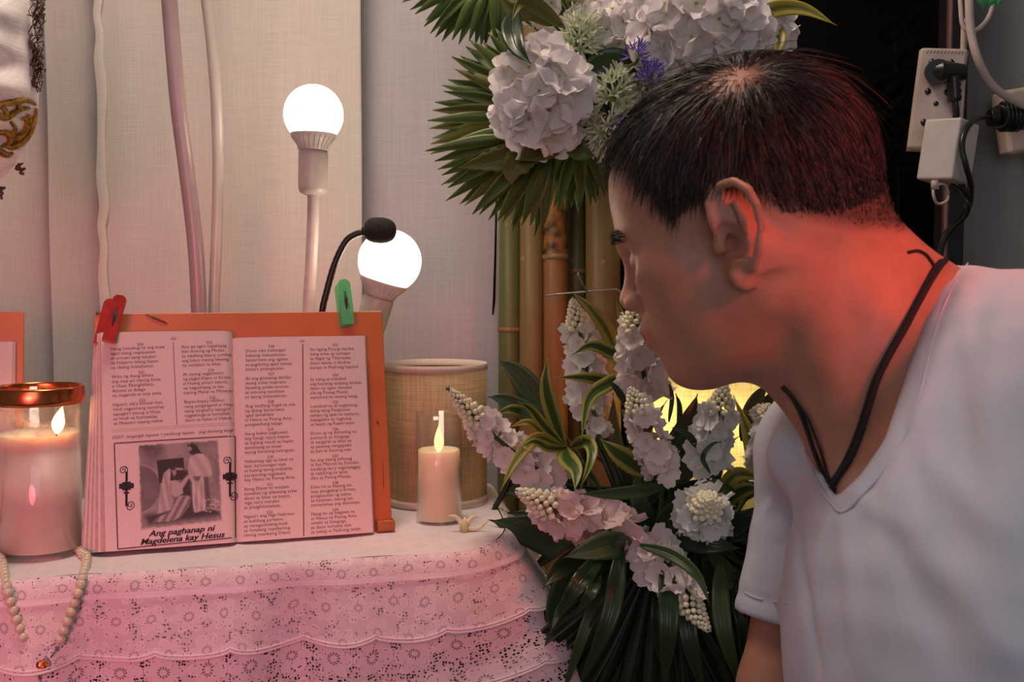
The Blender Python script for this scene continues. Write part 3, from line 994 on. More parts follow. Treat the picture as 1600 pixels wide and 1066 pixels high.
# ------------------------------------------------------------ table and lace cloth
def lace_mat(name, hole=1.0, cell=.032, rows=True, c=(.80, .70, .72), tone=.86):
    t = NT(name)
    uv = t.n('ShaderNodeTexCoord'); sp = t.n('ShaderNodeSeparateXYZ'); t.l(uv.outputs['UV'], sp.inputs[0])
    wn = t.n('ShaderNodeTexNoise'); wn.inputs['Scale'].default_value = 22; t.l(uv.outputs['UV'], wn.inputs[0])
    wob = t.math('MULTIPLY', t.math('SUBTRACT', wn.outputs[0], .5), .5)
    v = t.math('ADD', t.math('DIVIDE', sp.outputs[1], cell), wob)
    row = t.math('FLOOR', v)
    u = t.math('ADD', t.math('DIVIDE', sp.outputs[0], cell), t.math('MULTIPLY', t.math('MODULO', row, 2.0), .5))
    u = t.math('ADD', u, t.math('MULTIPLY', wob, .7))
    fu = t.math('SUBTRACT', t.math('FRACT', u), .5); fv = t.math('SUBTRACT', t.math('FRACT', v), .5)
    r = t.math('SQRT', t.math('ADD', t.math('MULTIPLY', fu, fu), t.math('MULTIPLY', fv, fv)))
    th = t.math('ARCTAN2', fv, fu)
    pet = t.math('MULTIPLY_ADD', t.math('ABSOLUTE', t.math('COSINE', t.math('MULTIPLY', th, 3.0))), .20, .26)     # petal outline radius
    inside = t.math('LESS_THAN', r, t.math('SUBTRACT', pet, .035))
    outl = t.math('LESS_THAN', t.math('ABSOLUTE', t.math('SUBTRACT', r, pet)), .035)                              # heavy outline thread
    ring = t.math('LESS_THAN', t.math('ABSOLUTE', t.math('SUBTRACT', r, .11)), .035)                                # open ring round the eye
    gap = t.math('LESS_THAN', t.math('ABSOLUTE', t.math('SUBTRACT', r, t.math('SUBTRACT', pet, .05))), .014)
    spk = t.math('LESS_THAN', t.math('ABSOLUTE', t.math('SINE', t.math('MULTIPLY', th, 6.0))), .75)
    vo = t.n('ShaderNodeTexVoronoi'); vo.inputs['Scale'].default_value = 1 / .0028; vo.inputs['Randomness'].default_value = .55
    t.l(uv.outputs['UV'], vo.inputs[0])
    net = t.math('LESS_THAN', vo.outputs['Distance'], .37)
    dn = t.n('ShaderNodeTexNoise'); dn.inputs['Scale'].default_value = 70; t.l(uv.outputs['UV'], dn.inputs[0])
    dens = t.math('GREATER_THAN', dn.outputs[0], .52 if hole < .9 else .36)
    outside = t.math('MULTIPLY', t.math('SUBTRACT', 1.0, inside), t.math('SUBTRACT', 1.0, outl))
    h1 = t.math('MULTIPLY', t.math('MULTIPLY', net, outside), dens)
    h2 = t.math('MULTIPLY', t.math('MULTIPLY', ring, spk), .75)
    sepr = t.math('MULTIPLY', t.math('LESS_THAN', t.math('ABSOLUTE', t.math('COSINE', t.math('MULTIPLY', th, 3.0))), .16), t.math('GREATER_THAN', r, .13))
    h3 = t.math('MULTIPLY', t.math('MAXIMUM', gap, t.math('MULTIPLY', sepr, inside)), net)
    h = t.math('MINIMUM', t.math('ADD', t.math('ADD', h1, h2), h3), 1.0)
    solid = t.math('MAXIMUM', outl, t.math('MULTIPLY', inside, .6))
    t.col(t.mix(solid, tuple(x * tone for x in c), c))
    t.p(Roughness=.85); t.b.inputs['Specular IOR Level'].default_value = .15
    th2 = t.n('ShaderNodeTexNoise'); th2.inputs['Scale'].default_value = 900; t.l(uv.outputs['UV'], th2.inputs[0])
    t.bump(t.math('ADD', solid, t.math('MULTIPLY', th2.outputs[0], .6)), .5, .0008)
    t.set(t.b.inputs['Alpha'], t.math('SUBTRACT', 1.0, t.math('MULTIPLY', h, hole)))
    return t.m
LACE_TOP = lace_mat('lace_top', .12, .040, tone=.95)
LACE_1 = lace_mat('lace_upper_flounce', .80, .031)
LACE_2 = lace_mat('lace_lower_flounce', 1.0, .038)
M_trim = cloth_mat('lace_trim', (.84, .74, .77), .04, 0, 900, .3)
M_wood = simple('dark_table_wood', (.055, .040, .038), .6, .3, 12)
M_under = cloth_mat('underskirt', (.20, .13, .14), .1, 0, 600, .3)

C0 = T(-330, 927); C1 = T(735, 862); C2 = T(796, 836)
C3 = Vector((-.035, 1.33, TABLE_Z)); C4 = Vector((-.72, 1.20, TABLE_Z))
def bezc(a, b, c, n):
    return [a * (1 - t) ** 2 + b * 2 * t * (1 - t) + c * t * t for t in [i / n for i in range(n + 1)]]
def lerp(a, b, t): return a + (b - a) * t
outline = [C0]
outline += [lerp(C0, C1, .15 * i) for i in range(1, 6)]
outline += bezc(lerp(C0, C1, .95), C1, lerp(C1, C2, .25), 5)
outline += bezc(lerp(C1, C2, .5), C2, lerp(C2, C3, .25), 6)
outline += [lerp(C2, C3, .5), C3]
# resample the front and right edge by length
ed = outline
seg = [0]
for i in range(1, len(ed)): seg.append(seg[-1] + (ed[i] - ed[i - 1]).length)
LTOT = seg[-1]
def edge_at(s):
    s = min(max(s, 0), LTOT - 1e-6)
    for i in range(1, len(seg)):
        if s <= seg[i]:
            return lerp(ed[i - 1], ed[i], (s - seg[i - 1]) / (seg[i] - seg[i - 1]))
def out_at(s):
    d = edge_at(s + .02) - edge_at(s - .02)
    n = Vector((d.y, -d.x, 0)); n.normalize()
    return n
tb = thing('table', 'small side table hidden under the white lace cloth', 'table', (-.35, 1.15, 0))
e_t = (C1 - C0).normalized(); n_t = Vector((-e_t.y, e_t.x, 0))
ctr = Vector((-.36, 1.135, 0)); rotT = Matrix.Rotation(math.atan2(e_t.y, e_t.x), 3, 'Z')
ins = [C0 + Vector((.02, .012, 0)), C1 + Vector((-.006, .014, 0)), C2 + Vector((-.010, .002, 0)), C3 + Vector((-.01, -.01, 0)), C4]
m = MB()
m.add([(p.x, p.y, TABLE_Z - .003) for p in ins] + [(p.x, p.y, TABLE_Z - .028) for p in ins], [(0, 1, 2, 3, 4), (9, 8, 7, 6, 5)] + [(i, i + 5, (i + 1) % 5 + 5, (i + 1) % 5) for i in range(5)])
m.build('table_top', M_wood, tb, sm=False)
for p in (ins[0] + Vector((.03, .04, 0)), ins[1] + Vector((-.05, .05, 0)), ins[3] + Vector((-.05, -.05, 0)), ins[4] + Vector((.05, -.05, 0))):
    m = MB(); m.box((p.x, p.y, .36), (.04, .04, .722)); m.build('leg', M_wood, tb, bevel=.003)

cl = thing('tablecloth', 'white lace tablecloth with scalloped flounces, pink in the red light', 'tablecloth', (-.35, 1.0, TABLE_Z))
# top layer
m = MB()
def topfn(u, v):
    s = u * LTOT
    e = edge_at(s)
    c = Vector((-.38, 1.16, TABLE_Z))
    b = lerp(C4, C3, u)
    p = lerp(e, b, v)
    return (p.x, p.y, TABLE_Z + .0005 + .0008 * math.sin(p.x * 60) * math.sin(p.y * 70))
def topuv(u, v):
    p = topfn(u, v); q = Vector((p[0], p[1], 0))
    return (q.dot(e_t), q.dot(n_t))
m.grid(topfn, 120, 30, topuv)
m.build('cloth_top', LACE_TOP, cl)
def flare(s, d):
    k = min(1, max(0, (s - (seg[6] - .03)) / .12))          # stiffer and wider at the right corner
    rnd = .006 * (1 - math.exp(-d / .006))
    wave = (.010 * math.sin(s * 38 + 1.2) + .006 * math.sin(s * 71)) * min(1, d / .10)
    return rnd + d * (.16 + .36 * k) + wave * (1 - .3 * k)
def drape(s, d, off=0.0):
    e = edge_at(s); o = out_at(s)
    f = flare(s, d) + off
    dz = d - .004 * (1 - math.exp(-d / .006))
    k = min(1, max(0, (s - (seg[6] - .03)) / .12))
    return Vector((e.x + o.x * f, e.y + o.y * f, TABLE_Z + .001 - dz * (1 - .12 * k)))
SP = .066
def scal(s, amp=.0065):
    return amp * (abs(math.cos(math.pi * s / SP)) ** .6 - 1)
def tier(name, d0, d1, off, mat, sc=True, n=230, nv=16, thick=None):
    m = MB()
    def fn(u, v):
        s = u * LTOT
        dd = d1 + (scal(s) if sc else 0)
        d = d0 + (dd - d0) * v
        return drape(s, d, off)
    def uvf(u, v):
        s = u * LTOT
        return (s, -(d0 + (d1 - d0) * v))
    m.grid(fn, n, nv, uvf)
    o = m.build(name, mat, cl)
    # raised scalloped edging and the seam
    if sc:
        e = MB()
        e.tube([drape(i / 600 * LTOT, d1 + scal(i / 600 * LTOT), off) for i in range(601)], .0013, 6)
        e.tube([drape(i / 600 * LTOT, d1 - .003 + scal(i / 600 * LTOT), off + .0006) for i in range(601)], .0007, 6)
        e.build('scalloped_edge', M_trim, o)
    return o
tier('upper_flounce', 0.0, .082, .0015, LACE_1)
m = MB()
m.grid(lambda u, v: drape(u * LTOT, .0200 + .0055 * v, .0032), 230, 2, lambda u, v: (u * LTOT, v * .005)); m.build('seam_band', M_trim, cl)
tier('middle_flounce', .060, .138, -.006, LACE_2)
tier('lower_flounce', .120, .42, -.014, LACE_2, sc=False, nv=30)
m = MB(); m.grid(lambda u, v: drape(u * LTOT, .03 + .37 * v, -.030 - .02 * v), 120, 10); m.build('underskirt', M_under, cl)
# ------------------------------------------------------------ book stand, booklet, pegs
BYW, BLEAN = R(17), R(13)
BO_ = T(371, 852)
e1 = Vector((math.cos(BYW), math.sin(BYW), 0))
_nb = Vector((-math.sin(BYW), math.cos(BYW), 0))
e2 = (Vector((0, 0, 1)) * math.cos(BLEAN) + _nb * math.sin(BLEAN)).normalized()
e3 = e1.cross(e2).normalized()                      # towards the reader
if e3.y > 0: e3 = -e3
BO_ = BO_ + Vector((0, 0, .003)) + e3 * .0
def BP(a, b, c=0.0): return BO_ + e1 * a + e2 * b + e3 * c
def pix(px, py, c=0.0):
    d = FW + Vector((1, 0, 0)) * ((px - 800) / FPX) + UP * ((533 - py) / FPX)
    o = BO_ + e3 * c
    t = (o - CAM).dot(e3) / d.dot(e3)
    q = CAM + d * t - BO_
    return q.dot(e1), q.dot(e2)
t = NT('orange_board')
f = t.noise(7, 4, dist=.5); f2 = t.noise(30, 4)
c = t.ramp(f, [(.3, (.50, .115, .028)), (.7, (.62, .17, .05))])
st = t.ramp(f2, [(.62, (0, 0, 0)), (.70, (1, 1, 1))])
t.col(t.mix(t.math('MULTIPLY', st, .12), c, (.30, .10, .03))); t.p(Roughness=.32); M_board = t.m
M_boardedge = simple('orange_board_edge', (.30, .10, .04), .6, .25, 60)
M_stain = simple('brown_stain', (.25, .10, .03), .5, .3, 200)

def board_stand(label, a0, a1, b1, cB, thick=.004, stains=True):
    bs = thing('book_stand', label, 'book stand', BP((a0 + a1) / 2, 0, cB))
    m = MB(); m.box(BP((a0 + a1) / 2, b1 / 2, cB - thick / 2), (a1 - a0, b1, thick), Matrix((e1, e2, e3)).transposed())
    m.build('board', M_board, bs, bevel=.0012)
    m = MB()
    m.tube([BP(a0 + .06, b1 * .8, cB - thick - .002), BP(a0 + .06, b1 * .8, cB - thick - .002) - e2 * .13 - _nb * -.055 + Vector((0, 0, -.03))], .004, 8)
    m.build('prop_leg', M_boardedge, bs)
    return bs
CB = -.010
aL = pix(147, 500, CB)[0]; aR = pix(604.5, 640, CB)[0]; bT = (pix(147, 487, CB)[1] + pix(603, 489, CB)[1]) / 2
stand = board_stand('orange book stand leaning back under the open booklet', aL, aR, bT, CB)
m = MB()
pa = pix(250, 497, CB); 
m.tube([BP(*pix(x, y, CB + .001), CB + .0004) for x, y in ((228, 491), (238, 495), (250, 500), (262, 506))], [.0006, .0014, .0016, .0003], 6)
m.tube([BP(*pix(x, y, CB + .001), CB + .0004) for x, y in ((150, 490), (158, 489), (172, 492), (180, 499))], [.0016, .0022, .0016, .0003], 6)
m.tube([BP(*pix(x, y, CB + .001), CB + .0004) for x, y in ((588, 656), (590, 659), (592, 664))], [.0004, .0012, .0004], 6)
m.tube([BP(*pix(x, y, CB + .001), CB + .0004) for x, y in ((598, 720), (599, 745), (600, 765))], [.0003, .0005, .0002], 6)
m.build('stain', M_stain, stand)
# amber foot block at the stand's corner
q0 = T(598, 834)
m = MB(); m.box((q0.x + .001, q0.y + .008, TABLE_Z + .008), (.020, .022, .012), Matrix.Rotation(BYW, 3, 'Z')); m.build('foot_block', simple('amber_plastic', (.42, .12, .03), .12, .15, 80, coat=.6), stand, bevel=.003)

# paper
t = NT('paper')
f = t.noise(300, 3); f2 = t.noise(8, 2)
t.col(t.mix(f2, t.ramp(f, [(.3, (.66, .52, .50)), (.7, (.72, .58, .56))]), (.68, .53, .52))); t.p(Roughness=.75); t.b.inputs['Specular IOR Level'].default_value = .2
M_paper = t.m
M_ink = simple('printing_ink', (.10, .055, .06), .7, .3, 800)
M_ink2 = simple('printing_ink_black', (.015, .010, .012), .7, .1, 800)
M_inkf = simple('show_through_ink', (.50, .37, .37), .7, .1, 800)
TKL, TKR = .0105, .0045
def cL(a):  # curl of the left leaf, a from -W to 0
    u = max(0.0, -a)
    return TKL * (1 - math.exp(-u / .0026)) + .0022 * math.sin(min(1, u / .14) * math.pi) - .001
def cR(a):
    u = max(0.0, a)
    return TKR * (1 - math.exp(-u / .003)) + .0015 * math.sin(min(1, u / .14) * math.pi) - .001
aTL = pix(157, 520, cL(-.12))[0]; aBL = pix(165, 873, cL(-.12))[0]
bTL = pix(200, 519, cL(-.12))[1]
aTR = pix(573, 600, cR(.12))[0]; aBR = pix(583, 838, cR(.12))[0]; bTR = pix(470, 526, cR(.1))[1]
WLf = -(aTL + aBL) / 2; WR = (aTR + aBR) / 2
bk = thing('booklet', 'open pink-lit booklet with verses and a picture, held on the orange stand', 'booklet', BP(0, 0, 0))
def sheet(name, a_out_b, a_out_t, a_in, bt, cf, mat=M_paper, b0=0.0, parent=bk, wav=0.0):
    m = MB()
    def fn(u, v):
        ao = a_out_b + (a_out_t - a_out_b) * v
        a = ao + (a_in - ao) * u
        return BP(a, b0 + (bt - b0) * v, cf(a) + wav * math.sin(v * 5 + u * 3))
    m.grid(fn, 40, 10)
    return m.build(name, mat, parent)
M_paper_shade = simple('shaded_paper', (.52, .38, .34), .8, .08, 200)  # darker tone: shade between the fanned page edges put into the colour
# left stack, fanned out to the left under the top leaf
stL = [pix(125, 865, .004)[0], pix(146, 521, .004)[0]]
NSH = 9
for k in range(NSH):
    f = (k + 1) / NSH
    ab = aBL + (stL[0] - aBL) * f ** .8; atp = aTL + (stL[1] - aTL) * f ** .8
    dz = .0014 * (k + 1)
    sheet('page', ab, atp, -.0005, bTL - .0009 * (k % 3), lambda a, dz=dz: max(-.006, cL(a) - dz), M_paper_shade if k % 2 == 0 else M_paper, wav=.0004 * (k % 3))
pageL = sheet('page', aBL, aTL, 0, bTL, cL)
for k in range(4):
    sheet('page', aBR + .0006 * k, aTR + .0005 * k, .0004, bTR - .0004 * k, lambda a, k=k: max(-.004, cR(a) - .0010 * (k + 1)))
pageR = sheet('page', aBR, aTR, 0, bTR, cR)

# ---- print
class Print:
    """flat print laid on a leaf; positions are given on the leaf's own plane"""
    def __init__(s): s.m = MB()
    def put(s, a, b):
        cf = cL if a < 0 else cR
        return BP(a, b, cf(a) + .00030)
    def line(s, p, q, w):
        p = pp(*p); q = pp(*q)
        n = 24
        d = Vector((q[0] - p[0], q[1] - p[1])); L = d.length; d /= L
        nx = Vector((-d.y, d.x)) * w / 2
        vs = []; fs = []
        for i in range(n + 1):
            t = i / n
            x, y = p[0] + (q[0] - p[0]) * t, p[1] + (q[1] - p[1]) * t
            vs += [s.put(x + nx.x, y + nx.y), s.put(x - nx.x, y - nx.y)]
            if i: fs.append((2 * i - 2, 2 * i - 1, 2 * i + 1, 2 * i))
        s.m.add(vs, fs)
    def stroke(s, pts, w):
        pts = [pp(*p) for p in pts]
        pts = [(pts[i][0] + (pts[i + 1][0] - pts[i][0]) * j / 5, pts[i][1] + (pts[i + 1][1] - pts[i][1]) * j / 5) for i in range(len(pts) - 1) for j in range(5)] + [pts[-1]]
        for i in range(len(pts) - 1):
            p, q = pts[i], pts[i + 1]
            d = Vector((q[0] - p[0], q[1] - p[1])); L = d.length or 1e-6; d /= L
            nx = Vector((-d.y, d.x)) * w / 2; e = d * w * .3
            s.m.add([s.put(p[0] - e.x + nx.x, p[1] - e.y + nx.y), s.put(p[0] - e.x - nx.x, p[1] - e.y - nx.y), s.put(q[0] + e.x - nx.x, q[1] + e.y - nx.y), s.put(q[0] + e.x + nx.x, q[1] + e.y + nx.y)], [(0, 1, 2, 3)])
def pp(px, py):
    c = cL(-.07) if px < 372.5 else cR(.07)
    return pix(px, py, c)

_cache = {}
def glyph_mesh(txt, bold=False, italic=False):
    key = (txt, bold, italic)
    cu = bpy.data.curves.new('lettering', 'FONT')
    cu.body = txt; cu.size = 1.0; cu.resolution_u = 2; cu.fill_mode = 'FRONT'
    if bold: cu.offset = .012
    if italic: cu.shear = .28
    ob = bpy.data.objects.new('lettering', cu)
    COL.objects.link(ob)
    return ob
jobs = []
def text(px, py, txt, size, sx=1.0, align='L', bold=False, italic=False, ink=0, slope=None):
    jobs.append((px, py, txt, size, sx, align, bold, italic, ink, slope, glyph_mesh(txt, bold, italic)))

LV = [('520', ['Nang lumubog na ang araw', 'agad silang nagsipanaw', 'at umuwi nang tuluyan', 'sa Nazaret nilang bayan', 'na dating tinatahanan.']),
      ('521', ['Wika ng ibang bihasa', 'ang may-ari niyong boda', 'si Huan Ebanghelista,', 'ikinasal sa dalaga', 'na maganda at may sinta.']),
      ('522', ["Nguni't sila'y kinasal man", 'hindi nagsamang namahay', "sapagka't yaong si Huan", 'ay hindi na humiwalay', 'sa Maestro niyang mahal.'])]
LV2 = [('523', ["Ano pa nga't napahayag", 'bait dunong ng Mesias,', "sa madlang baya'y sumikat", 'ang lubos niyang liwanag', 'na umaabot sa lahat.']),
       ('524', ['At siyang nagpatotoo', 'ng pagka-Diyos ni Kristo', "si Huang pinsa't katoto,", 'na nagpahayag sa tao,', 'niyong Mahal na Misteryo.']),
       ('525', ["Bayan-baya'y nililibot", 'nang pangangaral ni Hesus,', "isang tanghali'y napagod", 'nagpahinga at lumuklok', 'doon sa balon ni Hakob.'])]
RV = [('526', ['Doon niya inabangan', 'babaing makasalanan,', 'Samaritana ang ngalan,', 'at pagdating agad naman', "binati't pinangaralan."]),
      ('527', ['At ang ginawang dahilan', 'daang sukat maaralan', 'kanyang pinaki-inuman', 'at totoong nauuhaw', 'sa taong makasalanan.']),
      ('528', ['Ang madlang lingid na sala', 'ng abang Samaritana', 'agad ipinakilala', 'ni Hesus na Poong Ama', 'pinagsisihang talaga.']),
      ('529', ['Itong babae pagkuwan', "ang banga niya'y iniwan", 'at biglang nasok sa bayan', 'ipinahayag sa tanan', 'yaong himalang natingnan.']),
      ('530', ['Nabantog nga sa lahat na', 'bait, karunungan niya', 'at balang taong makakita', 'paraparang nagtataka', 'kay Hesus na Poong Ama.']),
      ('531', ['Itong Diyos na maalam', 'tumahan ng dalawang araw', 'doon sa Sikar na bayan,', "mga tao'y inaralan", 'at pinaghihimalaan.']),
      ('532', ["Nguni't ang mga Hebreos", 'at kuhilang pariseos,', 'ay nanagsukalang-loob', 'sa himalang napabantog', 'nitong maawaing Diyos.'])]
RV2 = [('533', ['Ito ngang Poong marikit', 'isang araw ay sumapit', 'sa dagat ng Tiberiades,', 'doon nakita si Andres', 'kampu ni Pedrong kapatid.']),
       ('534', ['Sa tubig ay iniladlad', 'ang kanilang sadyang lambat', 'doon na ngani namalas', 'sila ng Poong Mesias', 'sumunod na walang liwag.']),
       ('535', ['Lumakad na di nagbantog', 'itong ating Panginoon', 'sampu ng apat na kampon,', 'kapagdaka ay nagtuloy', 'sa bayan ng Kapernaum.']),
       ('536', ['Doon ay ng dumating na', 'pumasok sa Sinagoga', 'at nangaral sa lahat na', 'ay pawang nangagtaka', 'sa bait at dunong niya.']),
       ('537', ['Ito ang siyang pahayag', 'ni San Marcos na Sumulat', "madlang tao'y nagsitanggap", 'at nakikinig na lahat', 'dito sa Poong Mesias.']),
       ('538', ['Dito rin sa bayang ito,', 'may pinagaling si Kristo,', 'pinapasukan ng tukso', 'sa katawan, nitong tao', 'namamahay ang demonyo.']),
       ('539', ['Nang ito ay magawa na', 'ni Hesus na Poong Ama', 'umalis sa Sinagoga,', 'at doon tumuloy siya', 'sa bahay ni Pedrong sadya.'])]
SXT = 1.10
def column(V, x0, y0, x1, y1, numx0, numx1, extra=0.0, size=.00425):
    """x0,y0: first text line's start on the leaf; x1,y1: last line's; verse numbers centred"""
    n = len(V) * 6 - 1
    k = 0
    for num, lines in V:
        for j, s_ in enumerate([num] + lines):
            f = k / n
            y = y0 + (y1 - y0) * f + (extra if k >= 6 else 0) * (1 - f)
            if j == 0: text(numx0 + (numx1 - numx0) * f, y, s_, size * .95, 1.0, 'C')
            else: text(x0 + (x1 - x0) * f, y, s_, size, SXT)
            k += 1
column(LV, 172, 540, 177, 664, 219, 224)
column(LV2, 283, 537, 289, 659, 327, 334)
column(RV, 384, 543, 381, 839, 424, 421, size=.0044)
column(RV2, 484, 541, 486, 834, 524, 524, extra=5.0, size=.0044)
text(271, 531, '-52-', .0042, 1, 'C'); text(472, 535, '-53-', .0042, 1, 'C')
text(174, 686, 'ODST. nangatigib napuwa = parehong napuno   (ang dalawang bangka', .0044, 1.0, italic=True)
text(285, 834, 'Ang paghanap ni', .0080, 1.16, 'C', True, True, 1)
text(286, 845.5, 'Magdelena kay Hesus', .0080, 1.14, 'C', True, True, 1)
bpy.context.view_layer.update()
dg = bpy.context.evaluated_depsgraph_get()
prL, prR, prC = Print(), Print(), Print()
for (px, py, txt, size, sx, align, bold, italic, ink, slope, ob) in jobs:
    me_ = bpy.data.meshes.new_from_object(ob.evaluated_get(dg))
    vs = [v.co.copy() for v in me_.vertices]
    fs = [tuple(p.vertices) for p in me_.polygons]
    w = max((v.x for v in vs), default=0)
    a0, b0 = pp(px, py)
    P_ = prC if ink else (prL if px < 370 else prR)
    if 'ODST' in txt: sx = (abs(pp(368, 674)[0] - a0)) / (w * size)
    sh = -w * size * sx / 2 if align == 'C' else 0
    rt = .024 if px < 370 else .004
    P_.m.add([P_.put(min(-.0012, a0 + v.x * size * sx + sh) if px < 370 else a0 + v.x * size * sx + sh, b0 + v.y * size + rt * (v.x * size * sx + sh)) for v in vs], fs)
    if bold:
        for dx_ in (.00018, -.00018):
            P_.m.add([P_.put(min(-.0012, a0 + v.x * size * sx + sh + dx_), b0 + v.y * size + rt * (v.x * size * sx + sh) + abs(dx_) * .3) for v in vs], fs)
    bpy.data.objects.remove(ob)
prL.m.build('printed_text', M_ink, pageL, sm=False)
prR.m.build('printed_text', M_ink, pageR, sm=False)
prC.m.build('caption', M_ink2, pageL, sm=False)
pr = Print()
pr.line((270.5, 535), (276.5, 664), .00055)
for y in (0, 3): pr.line((174, 672 + y), (368.5, 660 + y), .0002)
FRM = [(178.4, 692.8), (368.3, 681), (368.6, 840), (184, 858.3)]
for i in range(4): pr.line(FRM[i], FRM[(i + 1) % 4], .0011)
pr.m.build('rule_line', M_ink, pageL, sm=False)
pr = Print(); pr.line((473, 538), (474.5, 838), .0010); pr.m.build('rule_line', M_ink, pageR, sm=False)

# side ornaments: crosses with scrolls
def spiral(cx, cy, r, turns, a0, sgn=1, n=26):
    return [(cx + r * (1 - .8 * i / n) * math.cos(a0 + sgn * turns * 2 * math.pi * i / n), cy + r * (1 - .8 * i / n) * math.sin(a0 + sgn * turns * 2 * math.pi * i / n)) for i in range(n + 1)]
for cx, cy in ((197.5, 760), (359.5, 745)):
    pr = Print()
    pr.stroke([(cx + .4, cy - 22), (cx, cy), (cx, cy + 30)], .0022)
    pr.stroke([(cx - 9, cy), (cx + 9, cy - 1)], .0050)
    pr.stroke([(cx - 6, cy - 5), (cx + 6, cy - 6)], .0016); pr.stroke([(cx - 6, cy + 5), (cx + 6, cy + 4.5)], .0016)
    pr.stroke([(cx - 4, cy + 10), (cx + 4, cy + 10)], .0014)
    pr.stroke([(cx + 1, cy - 20), (cx + 2, cy - 27), (cx - 1, cy - 31)] + spiral(cx - 5, cy - 25, 6.2, 1.4, -.6, -1), .0007)
    pr.stroke([(cx, cy + 28), (cx + 2, cy + 36), (cx + 6, cy + 37)] + spiral(cx + 6.5, cy + 29, 6.6, 1.4, 1.4, -1), .0007)
    pr.m.build('ornament', M_ink2, pageL, sm=False)

# faint show-through lines are left to the paper; the picture is a grey print
NX, NY = 130, 134
ys, xs = np.mgrid[0:NY + 1, 0:NX + 1]
ux = xs / NX; uy = ys / NY
rg = np.random.default_rng(3)
def vnoise(sc):
    g = rg.random((sc + 2, sc + 2)); x = ux * sc; y = uy * sc
    i = x.astype(int); j = y.astype(int); fx = x - i; fy = y - j
    fx = fx * fx * (3 - 2 * fx); fy = fy * fy * (3 - 2 * fy)
    return (g[j, i] * (1 - fx) + g[j, i + 1] * fx) * (1 - fy) + (g[j + 1, i] * (1 - fx) + g[j + 1, i + 1] * fx) * fy
def inpoly(poly, soft=.006):
    d = sd_poly(ux.ravel().astype(np.float32), uy.ravel().astype(np.float32), poly).reshape(ux.shape)
    return np.clip(.5 - d / (2 * soft), 0, 1)
img = .34 + .16 * vnoise(6) + .10 * vnoise(18) - .05
img += .10 * np.exp(-((ux - .45) ** 2 + (uy - .15) ** 2) / .03)
img -= .20 * np.clip((.20 - uy) / .2, 0, 1) * (ux < .35) * vnoise(9) * 1.4
def paint(mask, val):
    global img
    img = img * (1 - mask) + val * mask
rr = np.sqrt((ux + .02) ** 2 + (uy - .52) ** 2)
paint(np.clip((.285 - rr) / .01, 0, 1), .26 + .08 * vnoise(10))
paint(np.exp(-((rr - .285) / .012) ** 2), .52)
paint(inpoly([(.22, .20), (.55, .19), (.56, .45), (.24, .48)]), .07)
paint(inpoly([(.50, .35), (.62, .35), (.64, .86), (.50, .86)], .02), .10)
paint(inpoly([(.0, .88), (1, .84), (1, 1), (0, 1)], .02), .40 + .08 * vnoise(20))
paint(inpoly([(.05, .84), (.35, .82), (.95, .84), (.98, .93), (.6, .94), (.1, .95)], .03), .12)
# standing figure in a long robe
rob = inpoly([(.63, .19), (.70, .155), (.80, .16), (.87, .24), (.90, .42), (.86, .46), (.83, .46), (.85, .66), (.86, .84), (.66, .87), (.64, .70), (.645, .50), (.61, .44), (.595, .32)])
fold_ = .66 + .10 * np.sin(ux * 95 + 3 * uy) * np.clip((uy - .42) / .2, 0, 1) + .06 * np.sin(ux * 40 - uy * 22) - .28 * np.clip((ux - .80) / .10, 0, 1) * np.clip((uy - .45) / .1, 0, 1)
paint(rob, fold_)
paint(inpoly([(.79, .44), (.85, .45), (.87, .85), (.80, .86)], .015), .24)
paint(inpoly([(.595, .40), (.62, .43), (.53, .56), (.47, .58), (.46, .53)], .008), .62)
paint(inpoly([(.66, .43), (.76, .43), (.73, .49), (.68, .48)], .008), .28)
paint(inpoly([(.60, .05), (.66, .02), (.72, .05), (.75, .11), (.78, .155), (.72, .15), (.67, .17), (.64, .13)], .008), .07)
paint(inpoly([(.595, .07), (.64, .055), (.66, .09), (.635, .135), (.61, .115)], .006), .50)
paint(inpoly([(.62, .115), (.66, .11), (.665, .155), (.635, .155)], .006), .10)
# kneeling figure in a veil
paint(inpoly([(.30, .36), (.37, .31), (.41, .33), (.38, .40), (.37, .55), (.40, .70), (.38, .80), (.20, .84), (.24, .66), (.27, .48)]), .60 + .08 * np.sin(ux * 70 - uy * 12))
paint(inpoly([(.38, .46), (.44, .45), (.52, .52), (.53, .62), (.44, .66), (.39, .62)]), .64)
paint(inpoly([(.42, .66), (.56, .64), (.63, .68), (.60, .78), (.50, .90), (.38, .94), (.15, .93), (.20, .88), (.38, .82)]), .46 + .16 * np.sin((ux * .8 + uy * .5) * 80))
paint(inpoly([(.39, .31), (.50, .30), (.55, .35), (.53, .42), (.44, .46), (.39, .42)], .01), .09)
paint(inpoly([(.40, .33), (.45, .33), (.455, .38), (.42, .41)], .008), .50)
paint(inpoly([(.44, .305), (.53, .315), (.55, .34), (.46, .335)], .006), .58)
for _ in range(26):
    fx_, fy_ = rg.uniform(.77, .97), rg.uniform(.72, .88)
    paint(np.exp(-(((ux - fx_) / .014) ** 2 + ((uy - fy_) / .009) ** 2)), .78)
img = np.clip(img + (rg.random(img.shape) - .5) * .05, .03, .85)
edge = np.minimum.reduce([ux, 1 - ux, uy, 1 - uy])
fr_ = np.clip(edge / .02 + (vnoise(30) - .5), 0, 1)
img = .80 * (1 - fr_) + img * fr_
IC = [(216, 695.3), (341.7, 687.2), (347.3, 813.8), (219.7, 828)]
ic = [pp(*p) for p in IC]
vs = []
